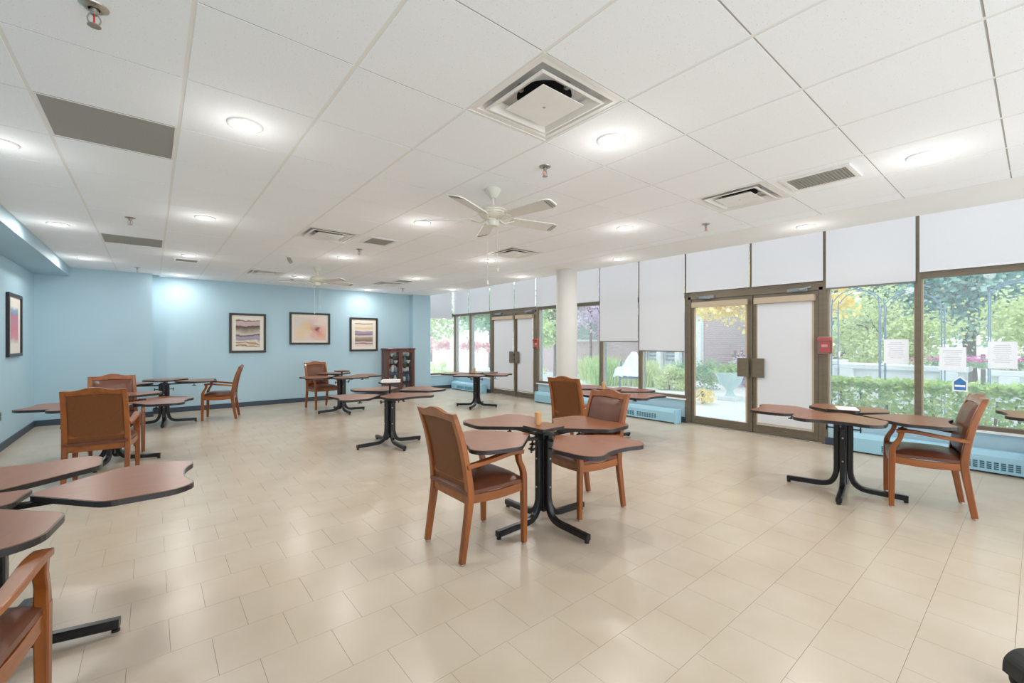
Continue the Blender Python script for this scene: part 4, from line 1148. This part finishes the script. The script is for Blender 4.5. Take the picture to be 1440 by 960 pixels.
# brick house across the court
def brick_mat():
    m = bpy.data.materials.new('rose_brickwork'); m.use_nodes = True
    nt = m.node_tree; p = nt.nodes['Principled BSDF']; p.inputs['Roughness'].default_value = .9
    g_ = nt.nodes.new('ShaderNodeNewGeometry'); sx = nt.nodes.new('ShaderNodeSeparateXYZ'); nt.links.new(g_.outputs['Position'], sx.inputs[0])
    cx = nt.nodes.new('ShaderNodeCombineXYZ'); nt.links.new(sx.outputs['Y'], cx.inputs['X']); nt.links.new(sx.outputs['Z'], cx.inputs['Y'])
    b = nt.nodes.new('ShaderNodeTexBrick'); b.inputs['Scale'].default_value = 1.0
    b.inputs['Brick Width'].default_value = .215; b.inputs['Row Height'].default_value = .075; b.inputs['Mortar Size'].default_value = .008
    b.inputs['Color1'].default_value = srgb(196, 168, 170); b.inputs['Color2'].default_value = srgb(184, 154, 160); b.inputs['Mortar'].default_value = srgb(200, 190, 190)
    nt.links.new(cx.outputs[0], b.inputs['Vector']); nt.links.new(b.outputs['Color'], p.inputs['Base Color'])
    return m
BRICK = brick_mat()
hs = empty('brick_house', (15.0, 12.5, -.04))
MB().box(0, 4, -5.0, 3.4, 0, 5.2).build('house_wall', BRICK, hs)
MB().box(-.4, 4.4, -5.4, 3.7, 5.2, 5.6).build('house_roof', mat('grey_roof', (150, 150, 156), .9, .1, noise=(5, .3, .7, (140, 140, 146), W1)), hs)
WG = mat('far_window_glass', (112, 136, 134), .1, .5, noise=(2, .3, .7, (140, 160, 150), W1))
for yc, zc, ww, hh in ((.35, 2.15, 1.1, 1.2), (2.5, 2.15, 1.1, 1.2), (-2.2, 2.2, 1.0, 1.2)):
    w = MB().box(-.03, .02, yc - ww / 2, yc + ww / 2, zc - hh / 2, zc - hh / 2 + .06).box(-.03, .02, yc - ww / 2, yc + ww / 2, zc + hh / 2 - .06, zc + hh / 2).box(-.03, .02, yc - ww / 2, yc - ww / 2 + .06, zc - hh / 2 + .06, zc + hh / 2 - .06).box(-.03, .02, yc + ww / 2 - .06, yc + ww / 2, zc - hh / 2 + .06, zc + hh / 2 - .06).build('window_frame', GREYFRAME, hs)
    MB().box(-.015, .0, yc - ww / 2 + .06, yc + ww / 2 - .06, zc - hh / 2 + .06, zc + hh / 2 - .06).build('pane', WG, w)
    MB().box(-.08, .0, yc - ww / 2 - .06, yc + ww / 2 + .06, zc - hh / 2 - .07, zc - hh / 2).build('stone_sill', CONCRETE, w)
# pale porch of the house with louvred doors
for k, yc in enumerate((-4.55, -3.75, -3.05)):
    d_ = MB().box(-.06, .0, yc - .30, yc + .30, .05, 2.2).build('porch_door', mat('pale_blue_door', (184, 196, 210), .7, .2, noise=(5, .3, .7, (194, 206, 218), W1)), hs, bevel=.01)
    for q in range(9): MB().box(-.08, -.06, yc - .2, yc + .2, .75 + q * .14, .82 + q * .14).build('louver', GREYFRAME, d_)
for yc in (-4.95, -4.15, -3.40, -2.70): MB().box(-.35, -.15, yc - .09, yc + .09, 0, 2.5).build('porch_post', CONCRETE, hs, bevel=.01)
MB().box(-.6, 0, -5.1, -2.5, 2.5, 2.75).build('porch_canopy', CONCRETE, hs)
tag(hs, 'rose brick house across the patio with a pale porch', 'house')
lw = MB().box(0, .35, -2.3, 2.3, 0, 1.32).build('garden_wall', BRICK, None, (17.0, 9.1 - 2.6, -.04)); 
tag(lw, 'low rose brick garden wall seen through the clear door', 'wall')
# ornamental grass bed before the house
for i, (x, y) in enumerate([(13.2, 10.9), (12.6, 10.0), (14.0, 11.6), (11.9, 9.3), (12.6, 8.3)]):
    t = empty('ornamental_grass', (x, y, -.04)); rg = random.Random(70 + i); m = MB()
    for _ in range(620):
        a = rg.uniform(0, 2 * PI); s = rg.uniform(.1, .5); hh = rg.uniform(.35, 1.0)
        o = len(m.v); cx_, cy_ = math.cos(a), math.sin(a); qx, qy = rg.gauss(0, .26), rg.gauss(0, .26)
        m.v += [(qx - cy_ * .014, qy + cx_ * .014, 0), (qx + cy_ * .014, qy - cx_ * .014, 0), (qx + cx_ * s * .35 + cy_ * .013, qy + cy_ * s * .35 - cx_ * .013, hh * .7), (qx + cx_ * s, qy + cy_ * s, hh), (qx + cx_ * s * .35 - cy_ * .013, qy + cy_ * s * .35 + cx_ * .013, hh * .7)]
        m.f += [(o, o + 1, o + 2, o + 4), (o + 4, o + 2, o + 3)]
    m.build('blades', [L_PALE, L_GREEN][i % 2], t)
    MB().lathe([(.07, 0), (.05, .05), (.0001, .07)], 8).build('root_crown', BARK, t)
    tag(t, ['yellow-green ornamental grass right of the column', 'bright green grass clump behind the tan cup', 'yellow-green grass against the brick wall', 'green grass clump nearest the column', 'grass clump beside the covered chair'][i], 'grass', 'ornamental grass clumps')
# patio chair under a white cover
tc_ = empty('covered_patio_chair', (10.9, 7.72, -.04), rad(215))
DK = mat('dark_blue_frame', (96, 124, 158), .5, .4, noise=(10, .3, .7, (84, 112, 148), W1))
for sx in (-.26, .26):
    for sy in (-.28, .28): MB().sweep([(sx * 1.1, sy, 0), (sx, sy, .42)], .03, .03, smooth=1).build('leg', DK, tc_)
MB().box(-.30, .30, -.30, .30, .40, .45).build('seat', DK, tc_, bevel=.01)
bsl = MB().box(-.012, .012, -.025, .025, 0, .42).mesh('back_slat', DK)
for k in range(6): place(bsl, 'back_slat', tc_, (-.27, -.25 + k * .10, .45))
rg = random.Random(90); nx = 18; vs = []; fs = []
for i in range(nx + 1):
    for j in range(nx + 1):
        u = i / nx * 2 - 1; v = j / nx * 2 - 1
        x = -.02 + u * .42; y = v * .46
        z = .50 + .62 * max(0, 1 - ((u + .45) ** 2 * 1.5 + (v - .25) ** 2 * 1.6)) + .22 * max(0, 1 - ((u - .3) ** 2 * 3 + (v + .5) ** 2 * 3)) + rg.uniform(-.08, .08)
        if max(abs(u), abs(v)) > .9: z = .47 + rg.uniform(-.02, .02)
        vs.append((x + rg.uniform(-.012, .012), y + rg.uniform(-.012, .012), z))
for i in range(nx):
    for j in range(nx): a = i * (nx + 1) + j; fs.append((a, a + nx + 1, a + nx + 2, a + 1))
m = MB(); m._add(vs, fs)
tp = m.build('white_cover', mat('white_tarp', (240, 242, 246), .6, .3, noise=(6, .3, .7, (226, 232, 240), W1)), tc_, smooth=True)
tag(tc_, 'blue patio chair heaped with a crumpled white cover outside', 'chair')
# pale garden bench far left
for i, (x, y, l) in enumerate([(10.2, 14.2, 'pale garden bench outside the narrow far windows')]):
    b = empty('garden_bench', (x, y, -.04), rad(60))
    for k in range(4): MB().box(-.7, .7, -.22 + k * .115, -.12 + k * .115, .42, .45).build('seat_slat', CONCRETE, b)
    for k in range(3): MB().box(-.7, .7, .24, .27, .55 + k * .14, .65 + k * .14).build('back_slat', CONCRETE, b)
    for s in (-1, 1):
        MB().box(s * .6 - .03, s * .6 + .03, -.22, -.16, 0, .42).build('leg', CONCRETE, b); MB().box(s * .6 - .03, s * .6 + .03, .20, .27, 0, .98).build('leg', CONCRETE, b)
    tag(b, l, 'bench')
